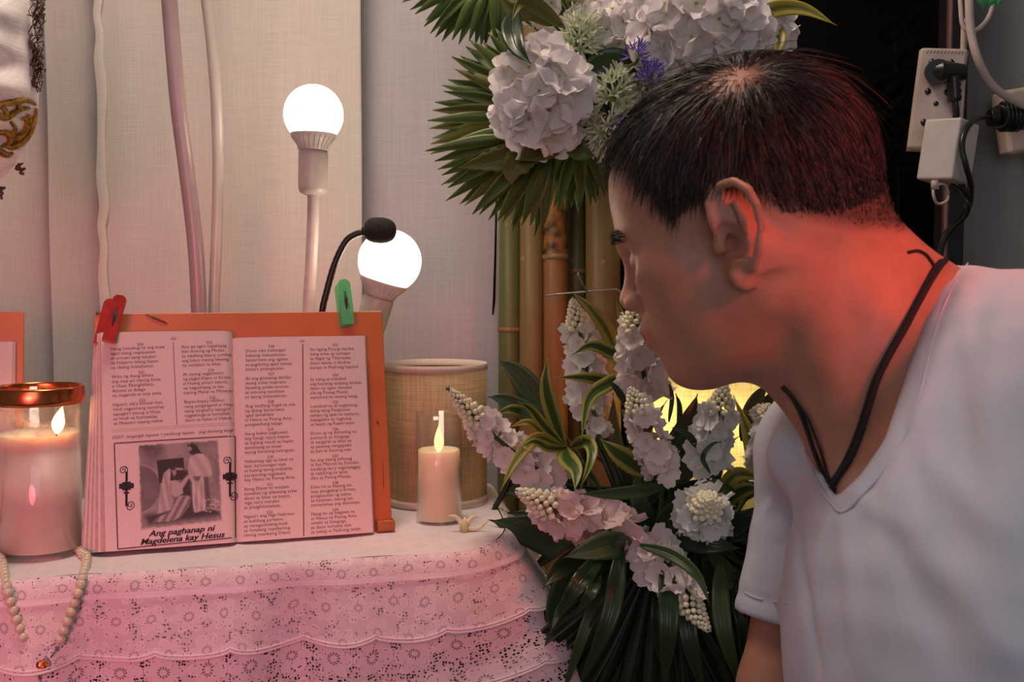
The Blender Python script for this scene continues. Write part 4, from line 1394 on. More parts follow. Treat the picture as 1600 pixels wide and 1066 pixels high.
for j in range(NY + 1):
    for i in range(NX + 1):
        u, v = i / NX, j / NY
        a = (ic[0][0] * (1 - u) + ic[1][0] * u) * (1 - v) + (ic[3][0] * (1 - u) + ic[2][0] * u) * v
        b = (ic[0][1] * (1 - u) + ic[1][1] * u) * (1 - v) + (ic[3][1] * (1 - u) + ic[2][1] * u) * v
        vs.append(BP(a, b, cL(a) + .0002))
m = MB(); m.add(vs, [(j * (NX + 1) + i, (j + 1) * (NX + 1) + i, (j + 1) * (NX + 1) + i + 1, j * (NX + 1) + i + 1) for j in range(NY) for i in range(NX)])
t = NT('halftone_print'); va_ = t.n('ShaderNodeVertexColor'); va_.layer_name = 'ink'
t.l(va_.outputs[0], t.b.inputs['Base Color']); t.p(Roughness=.7)
o = m.build('illustration', t.m, pageL)
g = img.ravel() ** 1.5
ca = np.stack([g * .80 + .018, g * .66 + .012, g * .64 + .014, np.ones_like(g)], 1).astype(np.float32)
o.data.color_attributes.new('ink', 'FLOAT_COLOR', 'POINT').data.foreach_set('color', ca.ravel())

# second stand and page at the frame's left edge, standing further back than the jar
C2_ = -.085; B0 = .0205
a1 = pix(36.5, 600, C2_)[0]; b2 = pix(20, 487, C2_)[1]
RM = Matrix((e1, e2, e3)).transposed()
s2 = thing('book_stand', 'orange stand cut by the left frame edge, behind the glass jar candle', 'book stand', BP(a1 - .14, B0, C2_))
m = MB(); m.box(BP(a1 - .14, (b2 + B0) / 2, C2_ - .002), (.28, b2 - B0, .004), RM); m.build('board', M_board, s2, bevel=.001)
m = MB(); m.box(BP(a1 - .14, B0 + .003, C2_ + .008), (.27, .004, .018), RM); m.build('ledge', M_board, s2, bevel=.001)
m = MB(); m.tube([BP(a1 - .10, b2 * .8, C2_ - .006), BP(a1 - .10, b2 * .8, C2_ - .006) + Vector((-.015, .05, -.15))], .004, 8); m.build('prop_leg', M_boardedge, s2)
b3 = pix(10, 535, C2_ + .003)[1]; a3 = pix(20, 600, C2_ + .003)[0]
bk2 = thing('booklet', 'booklet page with blank margin on the stand cut by the left frame edge', 'booklet', BP(a3 - .10, B0 + .006, C2_ + .003))
for k in range(4):
    m = MB(); m.grid(lambda u, v: BP(a3 + .0008 * k - .20 * (1 - u), B0 + .006 + (b3 - B0 - .006) * v, C2_ + .0068 - .0012 * k + .0012 * math.sin(u * 3)), 20, 4); m.build('page', M_paper, bk2)

# pegs
M_redp = simple('red_plastic', (.40, .022, .018), .25, .15, 60, coat=.4)
t = NT('green_clear_plastic'); t.col((.22, .75, .34)); t.p(Roughness=.12); t.b.inputs['Transmission Weight'].default_value = .55; t.b.inputs['Alpha'].default_value = .93
M_grnp = t.m
M_steel = simple('peg_spring', (.30, .29, .28), .3, .2, 60, metal=.9)
M_dk = simple('peg_slot', (.03, .02, .02), .5, .2, 60)
def capsule_outline(w, L, n=8):
    pts = []
    for i in range(n + 1):
        an = math.pi * i / n
        pts.append((w / 2 * math.cos(an), L / 2 - w / 2 + w / 2 * math.sin(an)))
    pts += [(-w / 2 * .92, -L / 2), (w / 2 * .92, -L / 2)]
    return pts
def peg(label, topc, botc, w, mat, grp, openv, both=True, slot=True):
    """two jaws hinged at a spring, clipped over the board's top edge"""
    top = Vector(topc); bot = Vector(botc)
    ax = (top - bot); L = ax.length; ax.normalize()
    sd = ax.cross(e3).normalized(); nn = sd.cross(ax).normalized()
    if nn.dot(e3) < 0: nn = -nn; sd = -sd
    pg = thing('clothes_peg', label, 'clothes peg', bot, grp)
    for k, (shift, ang, dep) in enumerate(((0, 0, .0), (openv, 0, -.0115))):
        m = MB()
        ol = capsule_outline(w, L, 8)
        c = (top + bot) / 2 + sd * (-shift) + nn * dep
        th = .0042
        vs = [c + sd * x + ax * y + nn * (th / 2 + (abs(y) / L * .004 if k == 0 else -abs(y) / L * .004)) for x, y in ol] + [c + sd * x + ax * y + nn * (-th / 2 + (abs(y) / L * .004 if k == 0 else -abs(y) / L * .004)) for x, y in ol]
        n = len(ol)
        m.add(vs, [tuple(range(n)), tuple(range(2 * n - 1, n - 1, -1))] + [(i, i + n, (i + 1) % n + n, (i + 1) % n) for i in range(n)])
        m.build('jaw', mat, pg, bevel=.0009, sm=True)
        if k == 0 and slot:
            m = MB()
            m.tube([c + ax * (L * .22) + nn * .0035, c + ax * (-L * .02) + nn * .0028, c + ax * (-L * .18) + nn * .0032], [.0012, .0020, .0010], 8)
            m.build('slot', M_dk, pg)
    m = MB()
    c = (top + bot) / 2 + ax * (-L * .02) + nn * .0035
    m.tube(bez([c + ax * (L * .16) + sd * (-w * .10), c + ax * (L * .10) + sd * (w * .12), c + sd * (w * .10), c - ax * (L * .14) + sd * (w * .20)], 12), .0007, 6)
    m.tube([c + sd * (w * .3) + nn * (-.006), c - sd * (w * .3) + nn * (-.006)], .0026, 8)
    m.build('spring', M_steel, pg)
    return pg
def bpw(px, py, c):
    a, b = pix(px, py, c); return BP(a, b, c)
peg('red clothes peg clipped to the top left corner of the orange stand', bpw(189, 462, .006), bpw(169, 536, .016), .0135, M_redp, None, .009)
g_ = peg('green translucent clothes peg clipped to the top of the orange stand', bpw(536, 437, .0), bpw(544, 508, .002), .0145, M_grnp, None, .001)

# ------------------------------------------------------------ candles, lampshades, bulbs, microphone
GL = glass_mat('clear_glass')
# jar candle
jb = T(60, 858); JY = jb.y + .0
jc = Vector((W(62, 700, .985).x, .985, TABLE_Z + .001))
rj = 64.5 / FPX * .985
topz = W(62, 603, .985).z
Hj = topz - jc.z
jar = thing('jar_candle', 'tall glass jar candle with a copper rim and a lit flame', 'candle', jc)
m = MB(); m.lathe([(0, .0), (rj * .95, .0), (rj, .004), (rj, Hj - .004), (rj - .002, Hj - .004), (rj - .002, .006), (0, .006)], jc, seg=48); m.build('glass_jar', GL, jar)
t = NT('jar_wax'); tc = t.n('ShaderNodeTexCoord')
f = t.noise(14, 3)
t.col(t.ramp(f, [(.3, (.62, .47, .43)), (.7, (.72, .57, .50))])); t.p(Roughness=.45)
t.b.inputs['Subsurface Weight'].default_value = .8; t.b.inputs['Subsurface Radius'].default_value = (1, .45, .25); t.b.inputs['Subsurface Scale'].default_value = .02
t.bump(t.noise(60, 4), .2, .001)
M_wax1 = t.m
rw = rj - .0028
Hw = W(62, 682, .985).z - jc.z
m = MB(); m.lathe([(0, .007), (rw, .007), (rw, Hw + .004), (rw - .003, Hw - .001), (rw * .5, Hw - .003), (0, Hw - .004)], jc, seg=48); m.build('wax', M_wax1, jar)
# soot and melted film above the wax
t = NT('wax_film'); f = t.noise(45, 4); tb_ = t.n('ShaderNodeBsdfTransparent'); mx = t.n('ShaderNodeMixShader')
t.col((.75, .62, .45)); t.p(Roughness=.5)
t.l(t.ramp(f, [(.45, (.08, .08, .08)), (.7, (.5, .5, .5))]), mx.inputs[0]); t.l(tb_.outputs[0], mx.inputs[1]); t.l(t.b.outputs[0], mx.inputs[2]); t.l(mx.outputs[0], t.out.inputs[0])
m = MB(); m.lathe([(rw, Hw), (rw, Hw + .030)], jc, seg=48); m.build('wax_film', t.m, jar)
M_copper = simple('copper_rim', (.62, .18, .07), .22, .15, 60, metal=1.0)
zz = Hj
m = MB(); m.lathe([(rj + .0005, zz - .016), (rj + .0022, zz - .0165), (rj + .0026, zz - .013), (rj + .0026, zz - .002), (rj + .0015, zz), (rj - .001, zz), (rj - .0015, zz - .002), (rj - .0015, zz - .014), (rj + .0005, zz - .016)], jc, seg=48); m.build('copper_rim', M_copper, jar)
fb = Vector((W(80, 672, .975).x, .985, jc.z + Hw - .004))
m = MB(); m.tube([fb, fb + Vector((.0006, 0, .006)), fb + Vector((.002, 0, .011))], .0009, 6); m.build('wick', M_dk, jar)
def flame(name, base, h, w, mat, parent, bend=.0):
    m = MB()
    prof = [(0, 0), (.45, .08), (.8, .20), (1, .36), (.92, .52), (.66, .70), (.36, .85), (.12, .96), (0, 1)]
    pts = [base + Vector((bend * (q[1] ** 1.6) * h, 0, q[1] * h)) for q in prof]
    m.tube(pts, [max(.0002, q[0] * w / 2) for q in prof], 14)
    return m.build(name, mat, parent, sub=1)
M_fl = emis('flame', (1.0, .62, .20), 7.0)
flame('flame', fb + Vector((.001, 0, .006)), .027, .0125, M_fl, jar, .22)
lamp('jar_flame_light', 'POINT', fb + Vector((0, 0, .020)), .36, (1, .55, .2), .006)
# LED pillar candle in a clear cylinder
LY = 1.115
lc = Vector((W(686, 760, LY).x, LY, TABLE_Z + .0015)); rl = 36.5 / FPX * LY
led = thing('pillar_candle', 'cream pillar candle in a clear glass cylinder beside the lampshade', 'candle', lc)
Hg = W(686, 646, LY).z - lc.z; Hc = W(686, 703, LY).z - lc.z
m = MB(); m.lathe([(0, 0), (rl, 0), (rl, Hg), (rl - .0013, Hg), (rl - .0013, .003), (0, .003)], lc, seg=48); m.build('glass_cylinder', GL, led)
m = MB(); m.lathe([(rl - .0006 + .0008 * math.cos(a / 8 * 6.2832), Hg + .0008 * math.sin(a / 8 * 6.2832)) for a in range(9)], lc, seg=48); m.build('glass_rim', glass_mat('rim_glass', tr=.5), led)
t = NT('ivory_wax'); t.col((.88, .66, .46)); t.p(Roughness=.4)
t.b.inputs['Subsurface Weight'].default_value = .9; t.b.inputs['Subsurface Radius'].default_value = (1, .5, .25); t.b.inputs['Subsurface Scale'].default_value = .02
rc = rl - .0028
m = MB(); m.lathe([(0, .0035), (rc, .0035), (rc, Hc), (rc - .0012, Hc + .001), (rc - .003, Hc), (rc * .55, Hc - .0035), (.004, Hc - .0045), (0, Hc - .0045)], lc, seg=48); m.build('wax', t.m, led)
fb2 = lc + Vector((0, 0, Hc - .004))
M_fl2 = emis('led_flame', (1.0, .52, .17), 1.5)
flame('flame_tip', fb2, .031, .0115, M_fl2, led, .0)
lamp('led_flame_light', 'POINT', fb2 + Vector((0, -.002, .014)), .20, (1, .58, .26), .004)

# fabric lampshades
def shade_mat(name, c, lit):
    t = NT(name)
    tc = t.n('ShaderNodeTexCoord')
    hs = []
    for st in ((500, 500, 22), (16, 16, 620)):
        mp = t.n('ShaderNodeMapping'); mp.inputs['Scale'].default_value = st
        t.l(tc.outputs['Object'], mp.inputs[0]); nz = t.n('ShaderNodeTexNoise'); nz.inputs['Scale'].default_value = 1; nz.inputs['Detail'].default_value = 2
        t.l(mp.outputs[0], nz.inputs[0]); hs.append(nz.outputs[0])
    h = t.math('MULTIPLY', t.math('ADD', hs[0], hs[1]), .5)
    cc = t.ramp(h, [(.33, tuple(x * .72 for x in c)), (.66, tuple(min(1, x * 1.12) for x in c))])
    t.col(cc); t.p(Roughness=.9); t.b.inputs['Specular IOR Level'].default_value = .1
    t.bump(h, .5, .0006)
    tr = t.n('ShaderNodeBsdfTranslucent'); t.l(cc, tr.inputs[0])
    mx = t.n('ShaderNodeMixShader'); mx.inputs[0].default_value = lit
    t.l(t.b.outputs[0], mx.inputs[1]); t.l(tr.outputs[0], mx.inputs[2]); t.l(mx.outputs[0], t.out.inputs[0])
    return t.m
M_sh1 = shade_mat('beige_shade_fabric', (.60, .42, .23), .25)
M_sh2 = shade_mat('yellow_shade_fabric', (.86, .78, .52), .6)
M_shtrim = cloth_mat('shade_trim', (.70, .56, .48), .05, .1, 500)
M_shtrim2 = cloth_mat('shade_trim_pale', (.8, .75, .6), .05, .3, 500)
def lampshade(label, cx, Y, r, ztop, zbot, mat, trim, lit, zfloor):
    c = Vector((cx, Y, zbot))
    s = thing('table_lamp', label, 'lamp', Vector((cx, Y, zfloor)))
    H = ztop - zbot
    m = MB(); m.lathe([(r, 0), (r, H)], c, seg=64); m.build('lamp_shade', mat, s, solid=.0012)
    for h0, h1 in ((-.0005, .007), (H - .007, H + .0005)):
        m = MB(); m.lathe([(r + .0004, h0), (r + .0014, h0), (r + .0014, h1), (r - .0014, h1), (r - .0014, h0)], c, seg=64); m.build('shade_trim', trim, s)
    m = MB()
    if zfloor < zbot - .01:
        m.lathe([(.045, 0), (.045, .01), (.01, .016), (.007, zbot - zfloor + .04)], (cx, Y, zfloor), seg=20, cap=True)
    else:
        m.lathe([(r * .55, 0.0005), (r * .55, .006), (.008, .009), (.007, .05)], (cx, Y, zfloor), seg=20, cap=True)
    m.build('lamp_base', M_wood, s)
    m = MB(); m.lathe([(.0, .13), (.012, .125), (.020, .105), (.018, .085), (.010, .065), (.0095, .045)], (cx, Y, zbot), seg=20)
    m.build('light_bulb', emis('shade_bulb', (1, .85, .5), 14.0) if lit else simple('off_bulb', (.8, .78, .72), .2), s)
    return s
rS = 80 / FPX * 1.22
zt = W(680, 568, 1.22).z
lampshade('beige fabric drum lampshade behind the pillar candle, unlit', W(680, 600, 1.22).x, 1.225, rS, zt, TABLE_Z + .003, M_sh1, M_shtrim, False, TABLE_Z + .0015)
YS = 1.33
zt2 = W(1110, 508, YS).z; zb2 = W(1110, 800, YS).z
lampshade('glowing yellow drum lampshade below the man\'s chin, behind the white flowers', W(1110, 600, YS).x, YS, .073, zt2, zb2, M_sh2, M_shtrim2, True, 0.0)
lamp('yellow_shade_light', 'POINT', (W(1110, 600, YS).x, YS, (zt2 + zb2) / 2), 2.0, (1, .90, .66), .02)

# LED bulbs on bent stems
M_bulb = emis('bulb_glow', (1.0, .86, .66), 9.0)
M_plastic = simple('cream_plastic', (.66, .56, .50), .35, .06, 50)
M_ribs = simple('bulb_collar_plastic', (.74, .68, .62), .35, .05, 50)
def bulb_lamp(label, c, r, axis, stem, sleeve=.052, grp=None):
    ax = Vector(axis).normalized()
    b = thing('bulb_lamp', label, 'lamp', stem[-1], grp)
    c = Vector(c)
    # globe: sphere cut at 50 degrees below the equator
    prof = [(r * math.sin(a), r * math.cos(a)) for a in [math.pi * .735 * i / 18 for i in range(19)]]
    m = MB(); m.lathe([(x, -y * 1.0) for x, y in [(p[0], -p[1]) for p in prof]], c, ax, 40); m.build('globe', M_bulb, b)
    h0 = prof[-1][1]; r0 = prof[-1][0]
    m = MB()
    N = 24
    pr_ = [(r0 * 1.04, h0 + .001), (r0 * 1.04, h0 - .002), (r0 * .86, h0 - .007), (r0 * .70, h0 - .013), (r0 * .64, h0 - .019), (.0, h0 - .019)]
    m.lathe(pr_, c, ax, 40)
    nx = Vector((1, 0, 0)); nx = (nx - ax * nx.dot(ax)).normalized(); ny = ax.cross(nx)
    m.build('collar', M_ribs, b)
    m = MB()
    for k in range(N):
        an = 2 * math.pi * k / N
        dv = nx * math.cos(an) + ny * math.sin(an)
        m.tube([c + dv * (r0 * 1.0) + ax * (h0 - .003), c + dv * (r0 * .88) + ax * (h0 - .007), c + dv * (r0 * .71) + ax * (h0 - .013), c + dv * (r0 * .66) + ax * (h0 - .018)], .0009, 5)
    tag(m.build('cooling_ribs', M_ribs, b), kind='stuff')
    rs = r0 * .66
    m = MB(); h1 = h0 - .019
    m.lathe([(0, h1 - .0008), (rs, h1 - .0008), (rs * 1.02, h1 - .004), (rs * 1.02, h1 - sleeve + .008), (rs * .92, h1 - sleeve + .003), (rs * .6, h1 - sleeve), (0, h1 - sleeve)], c, ax, 32)
    m.build('socket', M_plastic, b)
    m = MB(); m.tube(bez([c + ax * (h1 - sleeve + .002)] + stem, 24), .0072, 14); m.build('stem', M_plastic, b)
    return b
Y1 = 1.22
c1_ = W(490, 179, Y1)
bulb_lamp('upright lit globe bulb on a cream stem above the book stand', c1_, 45.5 / FPX * Y1, (.02, .0, 1), [W(490, 320, Y1), W(487, 400, Y1), W(482, 490, Y1), W(478, 600, 1.22), W(478, 745, 1.24)])
c2b = W(609, 408, 1.20)
bulb_lamp('tilted lit globe bulb half behind the black microphone', c2b, 49 / FPX * 1.20, (.30, -.05, .96), [W(572, 560, 1.21), W(566, 640, 1.215), W(562, 775, 1.22)], .045)
# two bent tubes
M_tp = simple('pinkish_tube', (.44, .30, .31), .30, .05, 30)
M_tc = simple('cream_tube', (.60, .52, .47), .30, .05, 30)
m = MB(); m.tube(bez([W(252, -120, 1.22), W(262, -30, 1.22), W(270, 70, 1.22), W(279, 170, 1.22), W(292, 270, 1.22), W(305, 380, 1.22), W(311, 490, 1.22), W(312, 620, 1.22), W(311, 750, 1.22)], 60), 12.2 / FPX * 1.22, 18)
tag(m.build('bent_tube', M_tp, loc=W(311, 750, 1.22)), 'thick pinkish bent plastic tube rising behind the stand, left of the cream one', 'tube')
m = MB(); m.tube(bez([W(300, -120, 1.25), W(318, -30, 1.25), W(330, 60, 1.25), W(338, 160, 1.25), W(341, 270, 1.25), W(338, 390, 1.25), W(334, 490, 1.25), W(331, 620, 1.25), W(330, 735, 1.25)], 60), 8.8 / FPX * 1.25, 18)
tag(m.build('bent_tube', M_tc, loc=W(330, 735, 1.25)), 'thin cream bent plastic tube rising behind the stand, right of the pinkish one', 'tube')

# gooseneck microphone
M_neck = simple('black_gooseneck', (.014, .013, .013), .35, .2, 200)
t = NT('black_foam'); t.col(t.ramp(t.noise(700, 2), [(.3, (.008, .007, .007)), (.7, (.04, .036, .034))])); t.p(Roughness=.95); t.bump(t.noise(900, 2), .8, .001); M_foam = t.m
mc = W(594, 360, 1.145)
mic = thing('microphone', 'black gooseneck microphone with a foam windscreen before the tilted bulb', 'microphone', W(506, 770, 1.145))
path = bez([W(572, 362, 1.145), W(556, 366, 1.145), W(540, 378, 1.145), W(524, 410, 1.145), W(512, 450, 1.145), W(502, 500, 1.145), W(500, 600, 1.145), W(506, 780, 1.145)], 60)
m = MB()
rads = [.0036 + (.0003 if (i % 2) else 0) for i in range(len(path))]
m.tube(path, rads, 12); m.build('gooseneck', M_neck, mic)
m = MB(); m.tube([W(566, 362, 1.145), W(575, 361, 1.145)], .0048, 14); m.build('neck_ring', M_post, mic)
m = MB(); m.lathe([(0, -.0185), (.008, -.0175), (.0132, -.013), (.0148, -.004), (.0146, .005), (.0125, .012), (.008, .0172), (0, .0185)], mc, (1, 0, -.05), 28); m.build('windscreen', M_foam, mic, sub=1)

# rosary: bead strings falling over the cloth to a medal
M_bead = simple('pale_jade_bead', (.62, .60, .44), .25, .08, 40, sss=.3)
M_silver = simple('tarnished_silver', (.42, .40, .38), .3, .2, 90, metal=.9)
ros = thing('rosary', 'rosary of pale cream beads with an amber medal hanging over the cloth', 'rosary', T(118, 868) + Vector((0, 0, .004)))
def on_cloth(px, py, lift=.004):
    """front drape of the cloth: the ray meets the sloping front sheet"""
    d = FW + Vector((1, 0, 0)) * ((px - 800) / FPX) + UP * ((533 - py) / FPX)
    best = None
    t0 = (TABLE_Z - CAM.z) / d.z
    P = CAM + d * t0
    n2 = Vector((e_t.y, -e_t.x, 0))
    # inside the table top?
    if (P - C1).dot(n2) <= 0: return P + Vector((0, 0, lift))
    lo_, hi_ = 0.0, .3
    for _ in range(40):
        mid = (lo_ + hi_) / 2
        # the sheet at depth mid below the top stands flare(mid) outside the edge
        fl = .006 + mid * .16
        z = TABLE_Z - mid
        t_ = (z - CAM.z) / d.z
        q = CAM + d * t_
        if (q - C1).dot(n2) - fl > 0: lo_ = mid
        else: hi_ = mid
        if (q - C1).dot(n2) - fl > 0: pass
    # ray gets nearer the camera for smaller z? choose by scanning
    bestv = 9
    for i in range(400):
        dd = i / 400 * .25
        z = TABLE_Z - dd; t_ = (z - CAM.z) / d.z; q = CAM + d * t_
        val = abs((q - C1).dot(n2) - (.006 * (1 - math.exp(-dd / .006)) + dd * .16))
        if val < bestv: bestv = val; best = q
    return best + n2 * (lift + .004)
bead_me = None
def bead_string(pts, start_n=0):
    global bead_me
    pth = bez([on_cloth(*p) for p in pts], 60)
    acc = 0; last = pth[0]; step = .0083
    pos = [pth[0]]
    for p in pth[1:]:
        seg_ = (p - last).length
        while acc + seg_ >= step:
            f_ = (step - acc) / seg_
            last = last + (p - last) * f_; pos.append(last.copy())
            seg_ = (p - last).length; acc = 0
        acc += seg_; last = p
    for p in pos:
        if bead_me is None:
            mb = MB(); mb.lathe([(.0006, -.0043), (.0026, -.0039), (.0042, -.0020), (.0046, 0), (.0042, .0020), (.0026, .0039), (.0006, .0043)], (0, 0, 0), (0, 0, 1), 14)
            bead_me = mb.mesh('bead'); bead_me.materials.append(M_bead)
        o = bpy.data.objects.new('bead', bead_me); COL.objects.link(o); o.parent = ros
        o.location = p - ros.location
        o.rotation_euler = (random.uniform(-.3, .3), random.uniform(-.2, .2), 0)
    m = MB(); m.tube(pth, .0006, 5); m.build('cord', M_silver, ros)
random.seed(4)
bead_string([(-30, 855), (-8, 868), (3, 885), (14, 915), (22, 945), (33, 975), (44, 1005)])
bead_string([(118, 858), (128, 871), (136, 880), (130, 905), (120, 935), (110, 962), (101, 985), (95, 1003)])
mp_ = on_cloth(66, 1035)
m = MB()
m.tube([on_cloth(46, 1008), on_cloth(53, 1024)], .0007, 6); m.tube([on_cloth(93, 1006), on_cloth(82, 1023)], .0007, 6); m.tube([on_cloth(64, 1048), on_cloth(65, 1075)], .0007, 6)
m.build('chain', M_silver, ros)
n2 = Vector((e_t.y, -e_t.x, 0)); fc = (n2 + Vector((0, 0, .15))).normalized()
m = MB(); m.lathe([(0, -.0012), (.0082, -.0012), (.0090, 0), (.0082, .0014), (.0068, .0016), (.0066, .0008), (0, .0008)], mp_, fc, 24); md = m.build('medal', M_silver, ros)
t = NT('amber_enamel'); t.col(t.ramp(t.noise(330, 2), [(.42, (.12, .008, .004)), (.5, (.45, .07, .01)), (.62, (.75, .35, .08))])); t.p(Roughness=.1); t.b.inputs['Coat Weight'].default_value = 1
m = MB(); m.lathe([(0, .0042), (.0030, .0038), (.0055, .0026), (.0066, .0012), (.0066, .0008)], mp_, fc, 24); m.build('amber_dome', t.m, md)
# ------------------------------------------------------------ leaves and flowers
def leaf_mat(name, mid, edge, e0=.62, e1_=.80, rough=.38, vein=.25, trans=.15):
    t = NT(name)
    uv = t.n('ShaderNodeTexCoord'); sp = t.n('ShaderNodeSeparateXYZ'); t.l(uv.outputs['UV'], sp.inputs[0])
    d = t.math('MULTIPLY', t.math('ABSOLUTE', t.math('SUBTRACT', sp.outputs[0], .5)), 2.0)
    mp = t.n('ShaderNodeMapping'); mp.inputs['Scale'].default_value = (26, 1.6, 1); t.l(uv.outputs['UV'], mp.inputs[0])
    nz = t.n('ShaderNodeTexNoise'); nz.inputs['Scale'].default_value = 1.0; nz.inputs['Detail'].default_value = 3; t.l(mp.outputs[0], nz.inputs[0])
    dd = t.math('ADD', d, t.math('MULTIPLY', t.math('SUBTRACT', nz.outputs[0], .5), .45))
    c = t.ramp(dd, [(e0, mid), (e1_, edge)])
    st = t.ramp(nz.outputs[0], [(.35, (.72, .72, .72)), (.65, (1.12, 1.12, 1.12))])
    c = t.mix(1.0, c, st, 'MULTIPLY')
    big = t.noise(18, 3)
    c = t.mix(t.math('MULTIPLY', big, .35), c, tuple(x * .55 for x in mid))
    t.col(c); t.p(Roughness=rough)
    rib = t.ramp(d, [(.0, (0, 0, 0)), (.07, (1, 1, 1))])
    t.bump(t.math('ADD', rib, t.math('MULTIPLY', nz.outputs[0], vein)), .35, .0012)
    tr = t.n('ShaderNodeBsdfTranslucent'); t.l(c, tr.inputs[0])
    mx = t.n('ShaderNodeMixShader'); mx.inputs[0].default_value = trans
    t.l(t.b.outputs[0], mx.inputs[1]); t.l(tr.outputs[0], mx.inputs[2]); t.l(mx.outputs[0], t.out.inputs[0])
    return t.m
L_VAR = leaf_mat('variegated_leaf', (.055, .115, .018), (.46, .43, .09), .40, .58)
L_YEL = leaf_mat('yellow_leaf', (.14, .18, .03), (.52, .42, .07), .15, .45)
L_PALM = leaf_mat('palm_leaf', (.085, .135, .016), (.135, .19, .03), .5, .9, .36, .6, .2)
L_PALM2 = leaf_mat('palm_leaf_yellowish', (.15, .15, .022), (.20, .19, .03), .4, .9, .4, .6, .2)
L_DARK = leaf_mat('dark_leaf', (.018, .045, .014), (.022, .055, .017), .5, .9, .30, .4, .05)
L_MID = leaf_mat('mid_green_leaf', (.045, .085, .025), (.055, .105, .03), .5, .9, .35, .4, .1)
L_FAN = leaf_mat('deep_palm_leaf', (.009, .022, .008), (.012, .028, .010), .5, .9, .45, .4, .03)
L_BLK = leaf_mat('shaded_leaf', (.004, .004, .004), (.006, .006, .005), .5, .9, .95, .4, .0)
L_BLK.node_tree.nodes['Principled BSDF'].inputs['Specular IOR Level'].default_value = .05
M_stem = simple('green_stem', (.06, .11, .03), .5, .2, 60)

def leaf(path, w, mat, parent, name='leaf', shape=None, cup=.25, twist=0.0, face=None, serr=0.0, n=18, build=True):
    """a leaf blade with depth: path in world space, width w at the widest"""
    P = bez(path, n) if len(path) > 2 else [lerp(Vector(path[0]), Vector(path[1]), i / n) for i in range(n + 1)]
    N = len(P) - 1
    face = Vector(face) if face is not None else (CAM - P[N // 2]).normalized()
    shape = shape or (lambda t: (math.sin(math.pi * min(1, t * 1.02 + .02) ** .75)) ** .85)
    vs, uvs = [], []
    NC = 6
    for i, p in enumerate(P):
        t = i / N
        tg = (P[min(i + 1, N)] - P[max(i - 1, 0)]).normalized()
        sd = tg.cross(face)
        if sd.length < 1e-4: sd = tg.cross(Vector((1, 0, .2)))
        sd.normalize()
        if twist: sd = Matrix.Rotation(twist * t + twist * .0, 3, tg) @ sd
        up = sd.cross(tg).normalized()
        ww = max(.0004, w / 2 * max(0, shape(t)))
        if serr: ww *= 1 + serr * ((i % 2) - .5)
        for k in range(NC + 1):
            x = (k / NC - .5) * 2
            vs.append(p + sd * (x * ww) + up * (cup * ww * (abs(x) - .5)))
            uvs.append((k / NC, t))
    fs = [(i * (NC + 1) + k, i * (NC + 1) + k + 1, (i + 1) * (NC + 1) + k + 1, (i + 1) * (NC + 1) + k) for i in range(N) for k in range(NC)]
    m = MB(); m.add(vs, fs); m.uv = uvs
    if not build: return m
    return m.build(name, mat, parent, solid=.0005)

def lf(parent, pts, wpx, mat=None, **k):
    """pts: (px, py, depth) triples"""
    Y = sum(p[2] for p in pts) / len(pts)
    return leaf([W(*p) for p in pts], wpx / FPX * Y, mat or L_VAR, parent, **k)

# shared blossom meshes (local z points outward)
def petal_mesh(name, L, Wd, cup, notch=.1, ruff=.0, nu=5, nv=6, base=.12, mats=None, lift=.25):
    m = MB()
    def fn(u, v):
        x = (u - .5) * 2
        wv = (base + (1 - base) * math.sin(math.pi * min(1, v * .78 + .06)) ** .9) if v < .97 else (base + (1 - base) * .55)
        end = 1 - notch * math.exp(-(x / .3) ** 2) * (v > .9)
        r = L * v * (1 - .16 * abs(x) ** 2.2 * v) * end
        z = L * lift * v + cup * L * (v - .1) ** 2 - cup * .35 * L * (1 - x * x) * v + ruff * L * math.sin(x * 5 + v * 3) * v
        return (x * Wd / 2 * wv, r, z)
    m.grid(fn, nu, nv)
    return m
def petal_material(name, c, tip, trans=.30):
    t = NT(name)
    uv = t.n('ShaderNodeTexCoord'); sp = t.n('ShaderNodeSeparateXYZ'); t.l(uv.outputs['UV'], sp.inputs[0])
    f = t.math('ADD', sp.outputs[1], t.math('MULTIPLY', t.math('SUBTRACT', t.noise(40, 3), .5), .5))
    cc = t.ramp(f, [(.05, tip), (.45, c)])
    inf = t.n('ShaderNodeObjectInfo')
    hs = t.n('ShaderNodeHueSaturation'); t.l(cc, hs.inputs['Color'])
    t.l(t.math('MULTIPLY_ADD', inf.outputs['Random'], .16, .90), hs.inputs['Value'])
    t.col(hs.outputs[0]); t.p(Roughness=.6); t.b.inputs['Specular IOR Level'].default_value = .25
    t.bump(t.noise(500, 2), .15, .0006)
    tr = t.n('ShaderNodeBsdfTranslucent'); t.l(hs.outputs[0], tr.inputs[0])
    mx = t.n('ShaderNodeMixShader'); mx.inputs[0].default_value = trans
    t.l(t.b.outputs[0], mx.inputs[1]); t.l(tr.outputs[0], mx.inputs[2]); t.l(mx.outputs[0], t.out.inputs[0])
    return t.m
F_WHITE = petal_material('white_petal', (.86, .86, .85), (.80, .80, .66))
F_BLUSH = petal_material('blush_petal', (.88, .80, .78), (.86, .72, .66))
F_PINK = petal_material('pink_petal', (.88, .68, .66), (.88, .66, .52))
F_HYD = petal_material('hydrangea_petal', (.92, .86, .86), (.86, .82, .66))
F_PURP = petal_material('purple_petal', (.20, .13, .50), (.28, .20, .58))
F_CREAM = petal_material('cream_bud', (.95, .90, .66), (.92, .84, .50), .1)
F_GRNW = petal_material('greenish_white_petal', (.78, .80, .62), (.36, .46, .16))
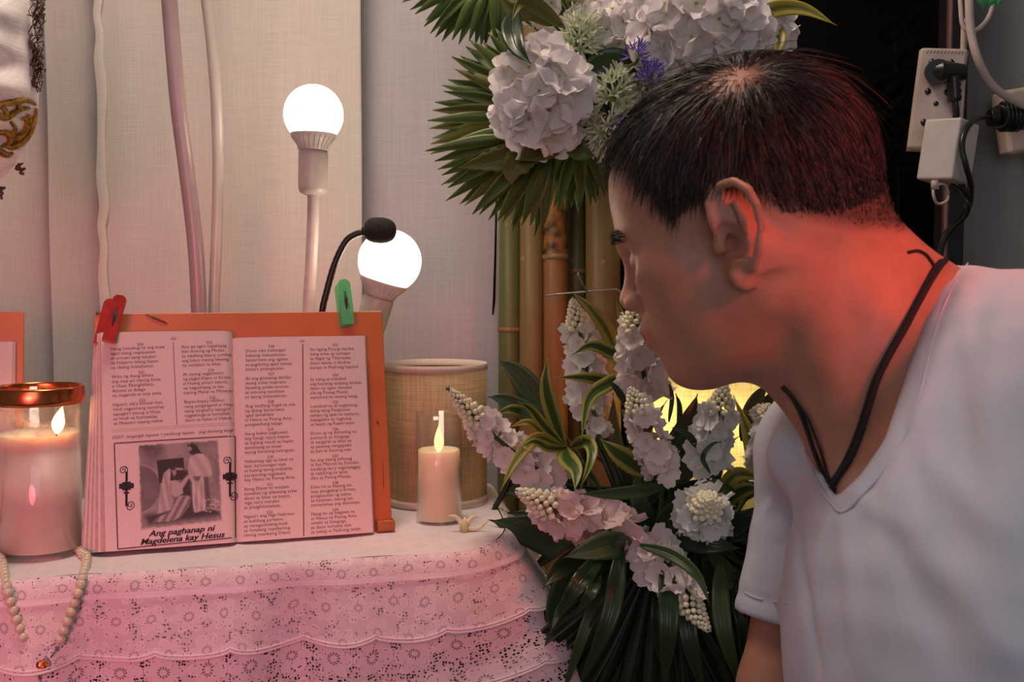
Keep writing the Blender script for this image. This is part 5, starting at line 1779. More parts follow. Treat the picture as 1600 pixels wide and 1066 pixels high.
def floret_mesh(nm, mat, n=5, L=.0125, Wd=.0125, cup=.35, ruff=.06, seed=0, lift=.3):
    rnd = random.Random(seed)
    m = MB(); m.uv = []
    for k in range(n):
        a = 2 * math.pi * (k + rnd.uniform(-.12, .12)) / n
        pm = petal_mesh('p', L * rnd.uniform(.88, 1.08), Wd * rnd.uniform(.9, 1.1), cup * rnd.uniform(.5, 1.4), ruff=ruff, nu=4, nv=5, lift=lift)
        R_ = Matrix.Rotation(a, 3, 'Z')
        m.add([R_ @ Vector(v) for v in pm.v], pm.f); m.uv += pm.uv
    c = MB(); c.lathe([(0, -.001), (.0012, 0), (.0011, .0025), (0, .0032)], (0, 0, 0), seg=6)
    m.add(c.v, c.f); m.uv += [(.5, .0)] * len(c.v)
    me = m.mesh(nm); me.materials.append(mat)
    return me
FLO = {k: [floret_mesh('floret', mt, 5, seed=s) for s in range(3)] for k, mt in (('w', F_WHITE), ('b', F_BLUSH), ('p', F_PINK))}
_b = MB(); _b.lathe([(0, 0), (.0018, .0006), (.0034, .0028), (.0036, .0050), (.0026, .0074), (.0010, .0086), (0, .0089)], (0, 0, 0), seg=8)
_b.uv = [(.5, .8)] * len(_b.v)
BUD = _b.mesh('bud'); BUD.materials.append(F_CREAM)
_s = MB(); _s.uv = []
for k in range(5):
    pm = petal_mesh('p', .0075, .0040, .1, nu=2, nv=3, lift=.8)
    R_ = Matrix.Rotation(2 * math.pi * k / 5, 3, 'Z'); _s.add([R_ @ Vector(v) for v in pm.v], pm.f); _s.uv += pm.uv
SMALLF = _s.mesh('small_floret'); SMALLF.materials.append(F_WHITE)

def place(name, me, parent, pos, zdir, roll=0.0, sc=1.0):
    o = bpy.data.objects.new(name, me); COL.objects.link(o); o.parent = parent
    o.location = pos
    q = Vector(zdir).to_track_quat('Z', 'Y')
    o.rotation_mode = 'QUATERNION'
    o.rotation_quaternion = q @ Matrix.Rotation(roll, 3, 'Z').to_quaternion()
    o.scale = (sc, sc, sc)
    return o

def flower_spike(label, tip, base, wpx, kind, seed, budfrac=.36, stem_to=None, small=False, grp=None, nfl=None, bend=0):
    """tip/base: (px, py, depth)"""
    rnd = random.Random(seed)
    A = W(*base); B = W(*tip)
    Y = (base[2] + tip[2]) / 2
    rad = wpx / 2 / FPX * Y
    fs = thing('flower_spike', label, 'flower', A, grp)
    Lh = (B - A).length
    ax0 = (B - A).normalized()
    side = ax0.cross(Vector((0, 1, 0))).normalized()
    path = bez([A, lerp(A, B, .5) + side * bend * Lh, B], 30)
    if stem_to is not None:
        m = MB(); sp_ = [path[-1]] + path[-4::-6] + [Vector(p) for p in stem_to]
        m.tube(bez([B, lerp(A, B, .5) + side * bend * Lh, A] + [Vector(p) for p in stem_to], 30), .0024, 8); m.build('stem', M_stem, fs)
    def at(t):
        i = min(len(path) - 2, int(t * (len(path) - 1))); f = t * (len(path) - 1) - i
        return path[i] + (path[i + 1] - path[i]) * f, (path[i + 1] - path[i]).normalized()
    n = int((nfl or 34) * .80)
    for k in range(n):
        t = (k + .5) / n * (1 - budfrac) * 1.0
        p, ax = at(t)
        nx = ax.cross(Vector((.1, .2, 1) if abs(ax.z) < .9 else (1, 0, 0))).normalized(); ny = ax.cross(nx)
        an = k * 2.399963 + rnd.uniform(-.25, .25)
        dv = nx * math.cos(an) + ny * math.sin(an)
        rr = rad * (.55 if not small else .5) * (1 - .35 * max(0, t / (1 - budfrac) - .6))
        zd = (dv + ax * (.15 + .35 * t) + Vector((rnd.uniform(-.45, .45), rnd.uniform(-.45, .45), rnd.uniform(-.45, .45)))).normalized()
        s = rad / .0175 * rnd.uniform(.75, 1.2) * (1 - .30 * t)
        place('floret', (SMALLF if small and k % 3 else FLO[kind][rnd.randrange(3)]), fs, p + dv * rr - A, zd, rnd.uniform(0, 6.28), s)
    nb = int(22 + budfrac * Lh / .0010)
    for k in range(nb):
        f = (k + .5) / nb
        t = (1 - budfrac) + budfrac * f * .98
        p, ax = at(min(.999, t - .02))
        nx = ax.cross(Vector((.1, .2, 1) if abs(ax.z) < .9 else (1, 0, 0))).normalized(); ny = ax.cross(nx)
        an = k * 2.399963
        dv = nx * math.cos(an) + ny * math.sin(an)
        rr = rad * .36 * (1 - f) ** .7
        place('bud', SMALLF if (small and k % 2) else BUD, fs, p + dv * rr - A, (dv * (1 - f * .6) + ax * (.3 + f)).normalized(), rnd.uniform(0, 6.28), (.88 - .40 * f) * rad / .022)
    return fs

POT = Vector((W(1010, 900, 1.14).x, 1.14, .40))
def stems(*pp_): return [W(*p) for p in pp_] + [Vector((POT.x + random.uniform(-.02, .02), POT.y + random.uniform(-.015, .015), POT.z + .10))]
random.seed(11)
# basket that carries the lower arrangement, below the frame
M_pot = simple('pot_clay', (.12, .07, .05), .7, .2, 30)
m = MB(); m.lathe([(.0, 0), (.06, 0), (.075, .13), (.082, .14), (.078, .145), (.070, .135), (0, .120)], (POT.x, POT.y, POT.z), seg=28)
pot = thing('flower_pot', 'clay pot holding the lower flowers, below the frame', 'pot', (POT.x, POT.y, 0))
m.build('pot_body', M_pot, pot)
m = MB(); m.lathe([(.09, 0), (.09, .02), (.03, .04), (.03, .37), (.07, .40), (0, .40)], (POT.x, POT.y, 0), seg=20); m.build('pedestal', M_wood, pot)

G = 'white artificial flower spikes in the lower arrangement'
flower_spike('white flower spike reaching left towards the pillar candle', (699, 606, 1.00), (850, 742, 1.07), 66, 'b', 1, .30, stems((930, 800, 1.12)), grp=G, bend=.03)
flower_spike('pale fuller flower cluster at the foot of the spike reaching left', (800, 700, 1.07), (882, 775, 1.09), 74, 'b', 21, .02, stems((950, 820, 1.12)), grp=G, nfl=16)
flower_spike('pink flower spike lying across the middle, buds to the left', (806, 766, .985), (985, 838, 1.03), 82, 'p', 2, .30, stems((1010, 870, 1.08)), grp=G, bend=.03, nfl=38)
flower_spike('white flower spike drooping to the lower right, lowest of the arrangement', (1108, 986, .95), (1012, 855, 1.02), 78, 'b', 3, .36, stems((1010, 880, 1.08)), grp=G, nfl=30)
flower_spike('tall white flower spike left of the man\'s mouth, in front of the brown bamboo', (894, 466, 1.13), (925, 640, 1.15), 66, 'w', 4, .24, stems((960, 760, 1.16)), grp=G, nfl=34, bend=-.02)
flower_spike('small white blossoms low on the stem between the striped leaves', (925, 635, 1.13), (938, 690, 1.14), 44, 'w', 14, .02, stems((970, 790, 1.15)), grp=G, nfl=10)
flower_spike('blush white flower spike right under the man\'s nose', (990, 472, 1.02), (1010, 625, 1.06), 78, 'b', 5, .24, stems((1010, 760, 1.10)), grp=G, nfl=32)
flower_spike('white flower spike with starry tip in the centre of the arrangement', (985, 606, 1.00), (1034, 738, 1.03), 66, 'b', 6, .24, stems((1030, 840, 1.08)), grp=G, nfl=30)
flower_spike('white flower spike before the glowing yellow shade', (1133, 598, 1.02), (1104, 726, 1.05), 72, 'w', 7, .32, stems((1070, 850, 1.10)), grp=G, nfl=30)
flower_spike('white flower head facing forward below the glowing shade', (1108, 782, .955), (1098, 808, 1.02), 92, 'w', 8, .42, stems((1070, 870, 1.09)), grp=G, nfl=26)
flower_spike('white flower spike half hidden behind the man\'s shirt', (1200, 632, 1.06), (1192, 735, 1.08), 56, 'w', 9, .15, stems((1120, 860, 1.10)), grp=G, nfl=22)
flower_spike('small white blossoms under the pink spike', (1040, 850, 1.03), (985, 850, 1.05), 50, 'w', 12, .02, stems((1015, 890, 1.09)), grp=G, nfl=10)

def sprig(label, base, leaves, mat=None, cat='leaves', name='leafy_sprig', stem=True):
    b = W(*base)
    s = thing(name, label, cat, b)
    for lv in leaves:
        pts, w = lv[0], lv[1]
        lf(s, pts, w, lv[2] if len(lv) > 2 and lv[2] else mat, **(lv[3] if len(lv) > 3 else {}))
    if stem:
        m = MB(); m.tube(bez([b] + stems((lerp(Vector((base[0], base[1], 0)), Vector((1010, 900, 0)), .5).x, lerp(Vector((base[0], base[1], 0)), Vector((1010, 900, 0)), .5).y, base[2] + .02)), 16), .0026, 8)
        m.build('stem', M_stem, s)
    return s
sprig('yellow-edged striped leaves beside the lampshade', (885, 700, 1.10), [
    ([(882, 698, 1.10), (862, 640, 1.08), (853, 600, 1.07), (855, 560, 1.07)], 26),
    ([(882, 698, 1.10), (850, 665, 1.08), (830, 640, 1.06), (810, 628, 1.04)], 17),
    ([(882, 700, 1.09), (840, 685, 1.05), (806, 720, 1.02), (782, 768, 1.00)], 20, L_YEL),
    ([(884, 700, 1.08), (885, 715, 1.04), (900, 735, 1.01), (898, 768, .99)], 30, L_VAR),
    ([(885, 700, 1.10), (850, 678, 1.09), (825, 660, 1.08), (795, 668, 1.08)], 16, L_YEL),
    ([(890, 700, 1.10), (915, 690, 1.05), (925, 712, 1.02), (905, 768, 1.0)], 22, L_VAR),
    ([(884, 700, 1.08), (858, 700, 1.03), (836, 690, 1.00), (812, 700, .99)], 14)], L_VAR)
sprig('long striped leaves arching between the two upright spikes', (975, 640, 1.09), [
    ([(968, 570, 1.10), (950, 520, 1.10), (925, 485, 1.09), (893, 456, 1.09)], 24, L_YEL),
    ([(975, 600, 1.09), (945, 595, 1.07), (910, 590, 1.05), (868, 590, 1.04)], 20),
    ([(985, 585, 1.08), (950, 600, 1.06), (920, 625, 1.05), (908, 690, 1.03)], 24),
    ([(985, 560, 1.10), (958, 552, 1.09), (925, 540, 1.08), (893, 555, 1.07)], 22),
    ([(1005, 560, 1.09), (985, 530, 1.08), (972, 495, 1.07), (962, 468, 1.06)], 20, L_YEL),
    ([(975, 640, 1.09), (985, 600, 1.06), (975, 565, 1.05), (1000, 545, 1.04)], 16, L_MID)], L_VAR)
sprig('green and yellow leaves at the right behind the white spikes', (1150, 800, 1.10), [
    ([(1150, 790, 1.10), (1180, 740, 1.09), (1170, 680, 1.09), (1146, 618, 1.10)], 30, L_YEL),
    ([(1155, 780, 1.10), (1195, 720, 1.10), (1186, 660, 1.11), (1160, 640, 1.11)], 26),
    ([(1130, 790, 1.08), (1150, 772, 1.06), (1172, 764, 1.05), (1196, 770, 1.05)], 26, L_VAR),
    ([(1120, 775, 1.07), (1145, 745, 1.06), (1168, 742, 1.06), (1190, 752, 1.06)], 24, L_YEL),
    ([(1160, 690, 1.13), (1172, 650, 1.13), (1185, 620, 1.13), (1200, 600, 1.13)], 28, L_MID),
    ([(1175, 690, 1.14), (1192, 660, 1.14), (1200, 630, 1.14), (1205, 610, 1.14)], 30, L_MID)], L_VAR)
sprig('broad striped leaf and thin dark blades in the centre', (1000, 720, 1.05), [
    ([(1010, 742, 1.04), (985, 722, 1.03), (960, 705, 1.02), (938, 686, 1.02)], 34, L_VAR, {'serr': .06}),
    ([(1040, 758, 1.04), (1000, 768, 1.02), (950, 772, 1.01), (905, 772, 1.0)], 22, L_MID, {'serr': .06}),
    ([(1060, 700, 1.06), (1062, 640, 1.06), (1056, 615, 1.06)], 9, L_DARK),
    ([(985, 640, 1.05), (965, 610, 1.04), (950, 592, 1.04)], 11, L_DARK),
    ([(1090, 700, 1.03), (1075, 680, 1.02), (1050, 668, 1.02)], 12, L_DARK),
    ([(1110, 740, 1.0), (1098, 715, .99), (1112, 695, .99), (1128, 690, .99)], 8, L_DARK),
    ([(1010, 690, 1.05), (1012, 640, 1.05), (1022, 612, 1.05)], 8, L_DARK),
    ([(1045, 660, 1.05), (1050, 620, 1.05), (1042, 590, 1.05)], 7, L_MID),
    ([(1110, 680, 1.06), (1118, 650, 1.07), (1105, 625, 1.07)], 8, L_YEL)], L_DARK)
sprig('curved yellow-green leaf beside the lowest drooping spike', (1030, 860, 1.0), [
    ([(1000, 852, .99), (1050, 868, .97), (1090, 900, .95), (1110, 948, .94)], 20, L_MID),
    ([(1150, 770, 1.02), (1120, 755, 1.0), (1080, 760, .99)], 12, L_MID)], L_MID)
# broad dark leaves
sprig('broad dark green leaves spreading over the table corner', (990, 860, 1.08), [
    ([(975, 868, 1.06), (900, 845, 1.05), (830, 830, 1.07), (762, 812, 1.10)], 74, L_DARK),
    ([(985, 868, 1.04), (930, 870, 1.01), (880, 885, .99), (848, 920, .97)], 56, L_DARK, {'serr': .05}),
    ([(990, 862, 1.02), (960, 852, .98), (920, 860, .97), (880, 872, .97)], 44, L_MID, {'serr': .05}),
    ([(960, 880, 1.08), (900, 905, 1.04), (870, 950, 1.02), (860, 990, 1.0)], 50, L_DARK),
    ([(1000, 860, 1.05), (1060, 840, 1.02), (1110, 850, 1.0), (1160, 858, 1.0)], 44, L_DARK),
    ([(1080, 850, 1.06), (1130, 830, 1.04), (1165, 810, 1.03), (1185, 790, 1.03)], 40, L_DARK),
    ([(1020, 830, 1.07), (1060, 800, 1.05), (1110, 830, 1.03), (1150, 870, 1.02)], 34, L_MID),
    ([(1020, 840, 1.06), (1005, 800, 1.04), (995, 770, 1.04), (1000, 735, 1.05)], 30, L_DARK),
    ([(960, 850, 1.10), (900, 800, 1.12), (850, 780, 1.14), (790, 770, 1.15)], 52, L_DARK)], L_DARK)
rnd = random.Random(8)
back = []
for k in range(34):
    a = R(rnd.uniform(-35, 215))
    Lp = rnd.uniform(130, 235)
    x0, y0 = 1000 + rnd.uniform(-40, 60), 830 + rnd.uniform(-60, 50)
    x1, y1 = x0 + Lp * math.cos(a) * 1.05, y0 - Lp * math.sin(a) * .95
    x1 = max(780, min(1230, x1)); y1 = max(615, y1)
    yy = rnd.uniform(1.13, 1.22)
    bx, by = rnd.uniform(-25, 25), rnd.uniform(-30, 10)
    back.append(([(x0, y0, 1.15), ((x0 + x1) / 2 + bx, (y0 + y1) / 2 + by, yy), (x1, y1, yy + .01)], rnd.uniform(20, 40), L_DARK if rnd.random() < .75 else L_MID))
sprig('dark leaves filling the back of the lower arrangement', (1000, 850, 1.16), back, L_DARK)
sprig('glossy green leaves rising beside the lampshade', (850, 640, 1.22), [
    ([(860, 650, 1.22), (830, 610, 1.22), (805, 580, 1.22), (778, 562, 1.22)], 40, L_MID),
    ([(860, 655, 1.20), (820, 640, 1.20), (790, 625, 1.20), (762, 620, 1.20)], 30, L_MID),
    ([(865, 660, 1.21), (830, 650, 1.21), (800, 640, 1.19), (772, 648, 1.19)], 22, L_VAR),
    ([(870, 690, 1.2), (830, 700, 1.19), (800, 690, 1.19), (765, 700, 1.19)], 24, L_MID),
    ([(880, 720, 1.2), (840, 740, 1.19), (800, 760, 1.19), (770, 790, 1.18)], 30, L_DARK)], L_MID)
# thin black stem seen between shade and leaves
m = MB(); m.tube(bez([W(800, 742, 1.17), W(790, 765, 1.17), W(770, 800, 1.18), W(740, 860, 1.2)], 16), .003, 8)
m.tube(bez([W(800, 742, 1.17), W(870, 790, 1.17), W(960, 860, 1.15), POT + Vector((0, 0, .1))], 16), .003, 8)
tag(m.build('branch', M_neck, loc=W(800, 742, 1.17)), 'thin black branch showing between the lampshade and the leaves', 'branch')

rnd = random.Random(21)
fr_ = []
for k in range(16):
    x0, y0 = rnd.uniform(930, 1150), rnd.uniform(850, 900)
    x1 = x0 + (x0 - 1030) * rnd.uniform(.5, 1.0) + rnd.uniform(-25, 25); x1 = min(1165, x1)
    y1 = rnd.uniform(960, 1110)
    Yk = rnd.uniform(.955, 1.02)
    fr_.append(([(x0, y0, Yk + .03), ((x0 + x1) / 2 + rnd.uniform(-16, 16), (y0 + y1) / 2, Yk - .01), (x1, y1, Yk)], rnd.uniform(14, 32), rnd.choice([L_DARK, L_DARK, L_FAN, L_MID])))
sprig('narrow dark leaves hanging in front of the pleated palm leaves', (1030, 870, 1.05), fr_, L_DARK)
# pleated fan palm leaves
def fan(label, hub, tips, wpx, mat, fuse=.45, seed=0, petiole=None, cup=.5, mats=None, droop=.0, sag=None):
    """tips: (px, py, depth) of every leaflet"""
    rnd = random.Random(seed)
    H = W(*hub)
    f = thing('palm_leaf', label, 'palm leaf', H)
    n = len(tips)
    for i, tp in enumerate(tips):
        E = W(*tp)
        mid = lerp(H, E, .55) + Vector((0, -.006 + rnd.uniform(-.004, .004), .004))
        mt = mat if not mats else (mats if rnd.random() < .22 else mat)
        wid = wpx / FPX * tp[2] * rnd.uniform(.85, 1.1)
        leaf([H, mid, E], wid, mt, f, 'leaflet', shape=lambda t: (min(1, .12 + t * 1.9) if t < .5 else (1 - ((t - .5) / .5) ** 1.7) * .98 + .02), cup=cup * (1 if i % 2 else -1) * .8, n=12)
    m = MB(); m.lathe([(0, -.004), (.006, -.002), (.007, 0), (.004, .003), (0, .004)], H, (0, -1, 0), 10)
    if petiole:
        m.tube(bez([H] + [W(*p) for p in petiole], 16), .0045, 8)
    m.build('petiole', M_stem, f)
    return f
def fan_tips(cx, cy, a0, a1, n, L, Y, seed, jit=.06, ell=1.0):
    rnd = random.Random(seed); out = []
    for i in range(n):
        a = R(a0 + (a1 - a0) * i / (n - 1) + rnd.uniform(-1.5, 1.5))
        l = (L(i / (n - 1)) if callable(L) else L) * rnd.uniform(1 - jit, 1 + jit)
        out.append((cx + l * math.cos(a), cy - l * math.sin(a) * ell, Y + rnd.uniform(-.02, .02)))
    return out
fan('dark pleated palm leaf hanging below the lower flowers', (1030, 850, 1.05), fan_tips(1030, 850, 215, 318, 26, 330, 1.02, 3), 30, L_FAN, petiole=[(1020, 900, 1.1)], cup=.7)
fan('dark pleated palm leaf behind the lowest drooping spike', (1080, 830, 1.09), fan_tips(1080, 830, 235, 330, 20, 330, 1.09, 5), 36, L_FAN, petiole=[(1030, 900, 1.12)], cup=.7)
fan('green fan palm leaf left of the hydrangea, tips towards the curtain', (862, 190, 1.20), fan_tips(862, 190, 118, 196, 19, lambda t: 168 + 28 * t, 1.21, 7), 22, L_PALM, petiole=[(900, 230, 1.24)], mats=L_PALM2)
fan('yellowish fan palm leaf hanging below the hydrangea', (868, 215, 1.15), fan_tips(868, 215, 186, 262, 20, lambda t: 208 - 62 * t, 1.16, 9), 22, L_PALM, petiole=[(900, 240, 1.22)], mats=L_PALM2)
fan('green palm fronds hanging over the tops of the bamboo poles', (905, 205, 1.22), fan_tips(905, 205, 232, 300, 16, lambda t: 140 - 30 * t, 1.22, 10), 20, L_PALM, petiole=[(915, 260, 1.3)])
fan('fan palm leaf at the top edge left of the flowers', (772, -42, 1.22), fan_tips(772, -42, 188, 285, 20, lambda t: 150 - 48 * t, 1.22, 12), 18, L_PALM, petiole=[(800, -60, 1.3)])
for (x0, y0, x1, y1) in ():
    pass
sprig('wide split green leaf between the two fan palm leaves', (870, 205, 1.13), [
    ([(872, 205, 1.14), (820, 240, 1.12), (765, 252, 1.12), (715, 262, 1.12)], 44, L_PALM2, {'serr': .22, 'cup': .35}),
    ([(850, 215, 1.13), (812, 250, 1.11), (800, 268, 1.11), (800, 290, 1.11)], 44, L_PALM2, {'serr': .15})], L_PALM2, stem=False)

# hydrangeas: florets of four petals each
HP_ = []
for s in range(3):
    pm = petal_mesh('petal', .0225, .0250, .22, notch=.06, ruff=.05, nu=6, nv=7, base=.10, lift=.18)
    rr_ = random.Random(s); pm.v = [(x + .0008 * math.sin(y * 400 + s), y, z + .0013 * math.sin(x * 330 + s * 2) + .0008 * math.sin(y * 500)) for x, y, z in pm.v]
    mm = pm.mesh('petal'); mm.materials.append(F_HYD); HP_.append(mm)
_c = MB(); _c.lathe([(0, -.002), (.0016, 0), (.0018, .0012), (.0010, .0024), (0, .0028)], (0, 0, 0), seg=8)
_c.tube([(0, 0, 0), (0, 0, -.022)], .0007, 5); _c.uv = [(.5, 0)] * len(_c.v)
HCM = _c.mesh('floret_centre'); HCM.materials.append(F_GRNW)
UPH = W(945, 112, 1.335)
fb_ = thing('floral_foam', 'dark green floral foam tied to the bamboo poles behind the upper flowers', 'floral foam', UPH)
m = MB(); m.box(UPH, (.13, .06, .09), Matrix.Rotation(R(3), 3, 'Y')); m.build('foam_block', simple('green_foam', (.02, .06, .03), .95, .3, 200, bump=.5), fb_, bevel=.006)
m = MB()
for dz in (-.02, .025):
    m.tube([UPH + Vector((x, y, dz)) for x, y in ((-.068, -.033), (.068, -.033), (.070, .07), (-.070, .07), (-.068, -.033))], .0012, 6)
m.build('tie_wire', M_wire, fb_)
def hydrangea(label, c, rx, rz, ry, n, sc, seed, grp='pale hydrangea heads in the upper arrangement', stem=None):
    rnd = random.Random(seed)
    C_ = W(*c)
    h = thing('hydrangea', label, 'flower', C_, grp)
    rx, rz = rx / FPX * c[2], rz / FPX * c[2]
    for k in range(n):
        z = 1 - 2 * (k + .5) / n; a = k * 2.399963
        q = Vector((math.sqrt(1 - z * z) * math.cos(a), math.sqrt(1 - z * z) * math.sin(a), z))
        q = q + Vector((rnd.uniform(-.1, .1), rnd.uniform(-.1, .1), rnd.uniform(-.1, .1)))
        p = Vector((q.x * rx, q.y * ry, q.z * rz)) * .78
        nd = Vector((q.x / rx, q.y / ry, q.z / rz)).normalized() + Vector((rnd.uniform(-.25, .25), rnd.uniform(-.25, .25), rnd.uniform(-.25, .25)))
        fo = place('floret', HCM, h, p, nd, rnd.uniform(0, 6.28), 1.0)
        s_ = sc * rnd.uniform(.85, 1.12)
        for j in range(4):
            o = bpy.data.objects.new('petal', HP_[rnd.randrange(3)]); COL.objects.link(o); o.parent = fo
            o.rotation_euler = (rnd.uniform(-.12, .45), rnd.uniform(-.15, .15), j * math.pi / 2 + rnd.uniform(-.12, .12))
            o.scale = (s_, s_, s_)
    m = MB(); m.tube(bez([C_, lerp(C_, UPH, .5) + Vector((0, .015, -.012)), UPH], 14), .003, 8); m.build('stem', M_stem, h)
    return h
hydrangea('pale pink hydrangea head above the palm leaves, leftmost of the upper flowers', (845, 152, 1.10), 72, 84, .044, 34, 1.22, 1)
hydrangea('small pale hydrangea head at the top edge above the left one', (868, 2, 1.17), 52, 44, .032, 24, .72, 2)
hydrangea('mid-sized hydrangea head of small petals between the left head and the largest', (975, 46, 1.15), 60, 50, .034, 34, .82, 3)
hydrangea('largest pale hydrangea head above the man\'s hair', (1090, 48, 1.10), 100, 80, .052, 46, 1.34, 4)
hydrangea('hydrangea head half behind the largest one, right of it', (1190, 52, 1.17), 46, 46, .032, 20, .9, 5)
hydrangea('loose hydrangea blossoms just above the man\'s forehead', (1010, 150, 1.16), 44, 42, .030, 16, .85, 6)

# starry greenish white flowers
_q = MB(); _q.uv = []
for k in range(6):
    pm = petal_mesh('p', .0130, .0040, .15, notch=0, nu=2, nv=4, base=.3, lift=.9)
    pm.v = [(x * (1 - .8 * max(0, y / .013 - .3)), y, z) for x, y, z in pm.v]
    R_ = Matrix.Rotation(2 * math.pi * k / 6, 3, 'Z'); _q.add([R_ @ Vector(v) for v in pm.v], pm.f); _q.uv += pm.uv
STAR = _q.mesh('floret'); STAR.materials.append(F_GRNW)
_q2 = _q.mesh('floret'); _q2.materials.append(F_PURP)
def star_cluster(label, c, rpx, n, me, seed, ax=(0, 0, 1), cat='flower', sc=1.0, nm='starry_flower', grp=None):
    rnd = random.Random(seed); C_ = W(*c); r = rpx / FPX * c[2]
    h = thing(nm, label, cat, C_, grp)
    ax = Vector(ax).normalized()
    for k in range(n):
        z = 1 - 1.5 * (k + .5) / n; a = k * 2.399963
        nx = Vector((1, 0, 0)); ny = ax.cross(nx).normalized(); nx = ny.cross(ax)
        q = nx * math.sqrt(1 - z * z) * math.cos(a) + ny * math.sqrt(1 - z * z) * math.sin(a) + ax * z
        place('floret', me, h, (q - ax * z * .2) * r * .55 + ax * r * .5 * z, q + ax * .4, rnd.uniform(0, 6), sc * rnd.uniform(.8, 1.1))
    m = MB(); m.tube(bez([C_ + ax * r * .4, C_ - ax * r * .6, lerp(C_, UPH, .6) + Vector((0, .02, 0)), UPH], 18), .0018, 8); m.build('stem', M_stem, h)
SG = 'starry greenish white flowers between the hydrangeas'
star_cluster('starry greenish flower right of the left hydrangea head, upper one', (960, 150, 1.12), 34, 26, STAR, 1, (.1, -.2, 1), grp=SG)
star_cluster('starry greenish flower at the top between two hydrangea heads', (905, 62, 1.13), 32, 24, STAR, 2, (.2, -.2, 1), grp=SG)
star_cluster('starry greenish flower just left of the man\'s hairline, lower one', (948, 208, 1.11), 34, 26, STAR, 3, (.15, -.3, -.9), grp=SG)
star_cluster('starry pinkish flower tucked beside the left hydrangea head', (915, 195, 1.12), 24, 14, STAR, 4, (-.4, -.4, .5), sc=.9, grp=SG)
star_cluster('purple flower above the man\'s hairline, brightest one', (1016, 122, 1.06), 19, 12, _q2, 5, (.2, -.4, .7), sc=.62, nm='purple_flower', grp='purple flowers above the hairline')
star_cluster('thin purple flower left of the bright purple one', (994, 88, 1.05), 17, 6, _q2, 6, (.1, -.2, 1), sc=.62, nm='purple_flower', grp='purple flowers above the hairline')
star_cluster('small purple flower touching the man\'s hair', (975, 205, 1.10), 16, 8, _q2, 7, (-.4, -.4, .2), sc=.8, nm='purple_flower', grp='purple flowers above the hairline')

def top_leaf(label, pts, w, mat, **k):
    s = thing('leaf', label, 'leaf', W(*pts[0]))
    lf(s, pts, w, mat, name='blade', **k)
    a = W(*pts[0]); m = MB(); m.tube([a + (W(*pts[1]) - a) * .1, a, lerp(a, UPH, .5) + Vector((0, .02, 0)), UPH], .0016, 6); m.build('leaf_stalk', M_stem, s)
top_leaf('large dark oval leaf between the hydrangea and the purple flower', [(1000, 128, 1.14), (965, 108, 1.13), (930, 110, 1.13), (900, 138, 1.13)], 62, L_MID)
top_leaf('dark leaf hanging down over the left hydrangea head', [(805, 20, 1.13), (800, 45, 1.08), (808, 75, 1.06), (830, 100, 1.05)], 34, L_DARK, serr=.05)
top_leaf('grey-green leaf under the left hydrangea head', [(872, 212, 1.13), (845, 228, 1.11), (810, 252, 1.10)], 52, L_PALM2, serr=.04)
top_leaf('small bright green leaf under the starry flowers', [(890, 215, 1.12), (905, 235, 1.1), (930, 245, 1.1)], 34, L_PALM)
top_leaf('yellow-green leaf at the top edge above the left hydrangea', [(880, 42, 1.12), (840, 10, 1.10), (815, 4, 1.09), (798, 36, 1.08)], 24, L_PALM2)
top_leaf('long olive leaf at the top edge beside the fan palm', [(865, 38, 1.15), (835, 15, 1.14), (800, 15, 1.14), (778, -12, 1.14)], 36, L_PALM2)
top_leaf('olive leaf standing at the top edge behind the small hydrangea', [(892, 60, 1.18), (884, 20, 1.18), (888, -30, 1.18)], 22, L_PALM)
top_leaf('yellow leaf at the top edge right of the glass tube', [(1000, 30, 1.13), (1030, 15, 1.12), (1060, 8, 1.12)], 16, L_YEL)
top_leaf('long yellow-striped leaf reaching right into the dark', [(1165, 42, 1.16), (1205, 16, 1.14), (1255, 14, 1.12), (1308, 40, 1.10)], 26, L_YEL)
top_leaf('second yellow-striped leaf under the long one', [(1170, 48, 1.18), (1190, 20, 1.17), (1215, 0, 1.16), (1250, -12, 1.16)], 28, L_VAR)
top_leaf('yellow leaf hanging beside the man\'s crown', [(1205, 30, 1.16), (1218, 60, 1.14), (1212, 88, 1.13)], 22, L_YEL)
top_leaf('green leaf behind the starry flower at the top', [(880, 30, 1.2), (920, 60, 1.19), (935, 90, 1.19)], 50, L_MID)
top_leaf('dark leaf filling the gap under the middle hydrangea', [(900, 90, 1.2), (935, 135, 1.19), (960, 190, 1.19)], 56, L_DARK)
# the glass tube end at the top edge
m = MB(); c_ = W(1014, 22, 1.08)
m.lathe([(.004, 0), (.0105, .002), (.0115, .010), (.0115, .075), (.0125, .078)], c_, seg=24)
tag(m.build('glass_tube', GL, loc=c_), 'clear glass tube end at the top edge above the largest hydrangea', 'glass')
# shaded round leaves in the dark behind the man
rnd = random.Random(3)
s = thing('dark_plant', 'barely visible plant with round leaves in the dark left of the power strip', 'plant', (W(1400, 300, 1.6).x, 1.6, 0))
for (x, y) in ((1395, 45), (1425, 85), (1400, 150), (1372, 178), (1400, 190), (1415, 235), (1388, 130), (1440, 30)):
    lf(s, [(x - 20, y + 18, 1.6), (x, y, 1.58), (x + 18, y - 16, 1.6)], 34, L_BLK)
m = MB(); m.tube([(s.location.x, 1.62, 0), W(1405, 300, 1.62), W(1400, 60, 1.62)], .004, 8); m.build('stem', M_black, s)

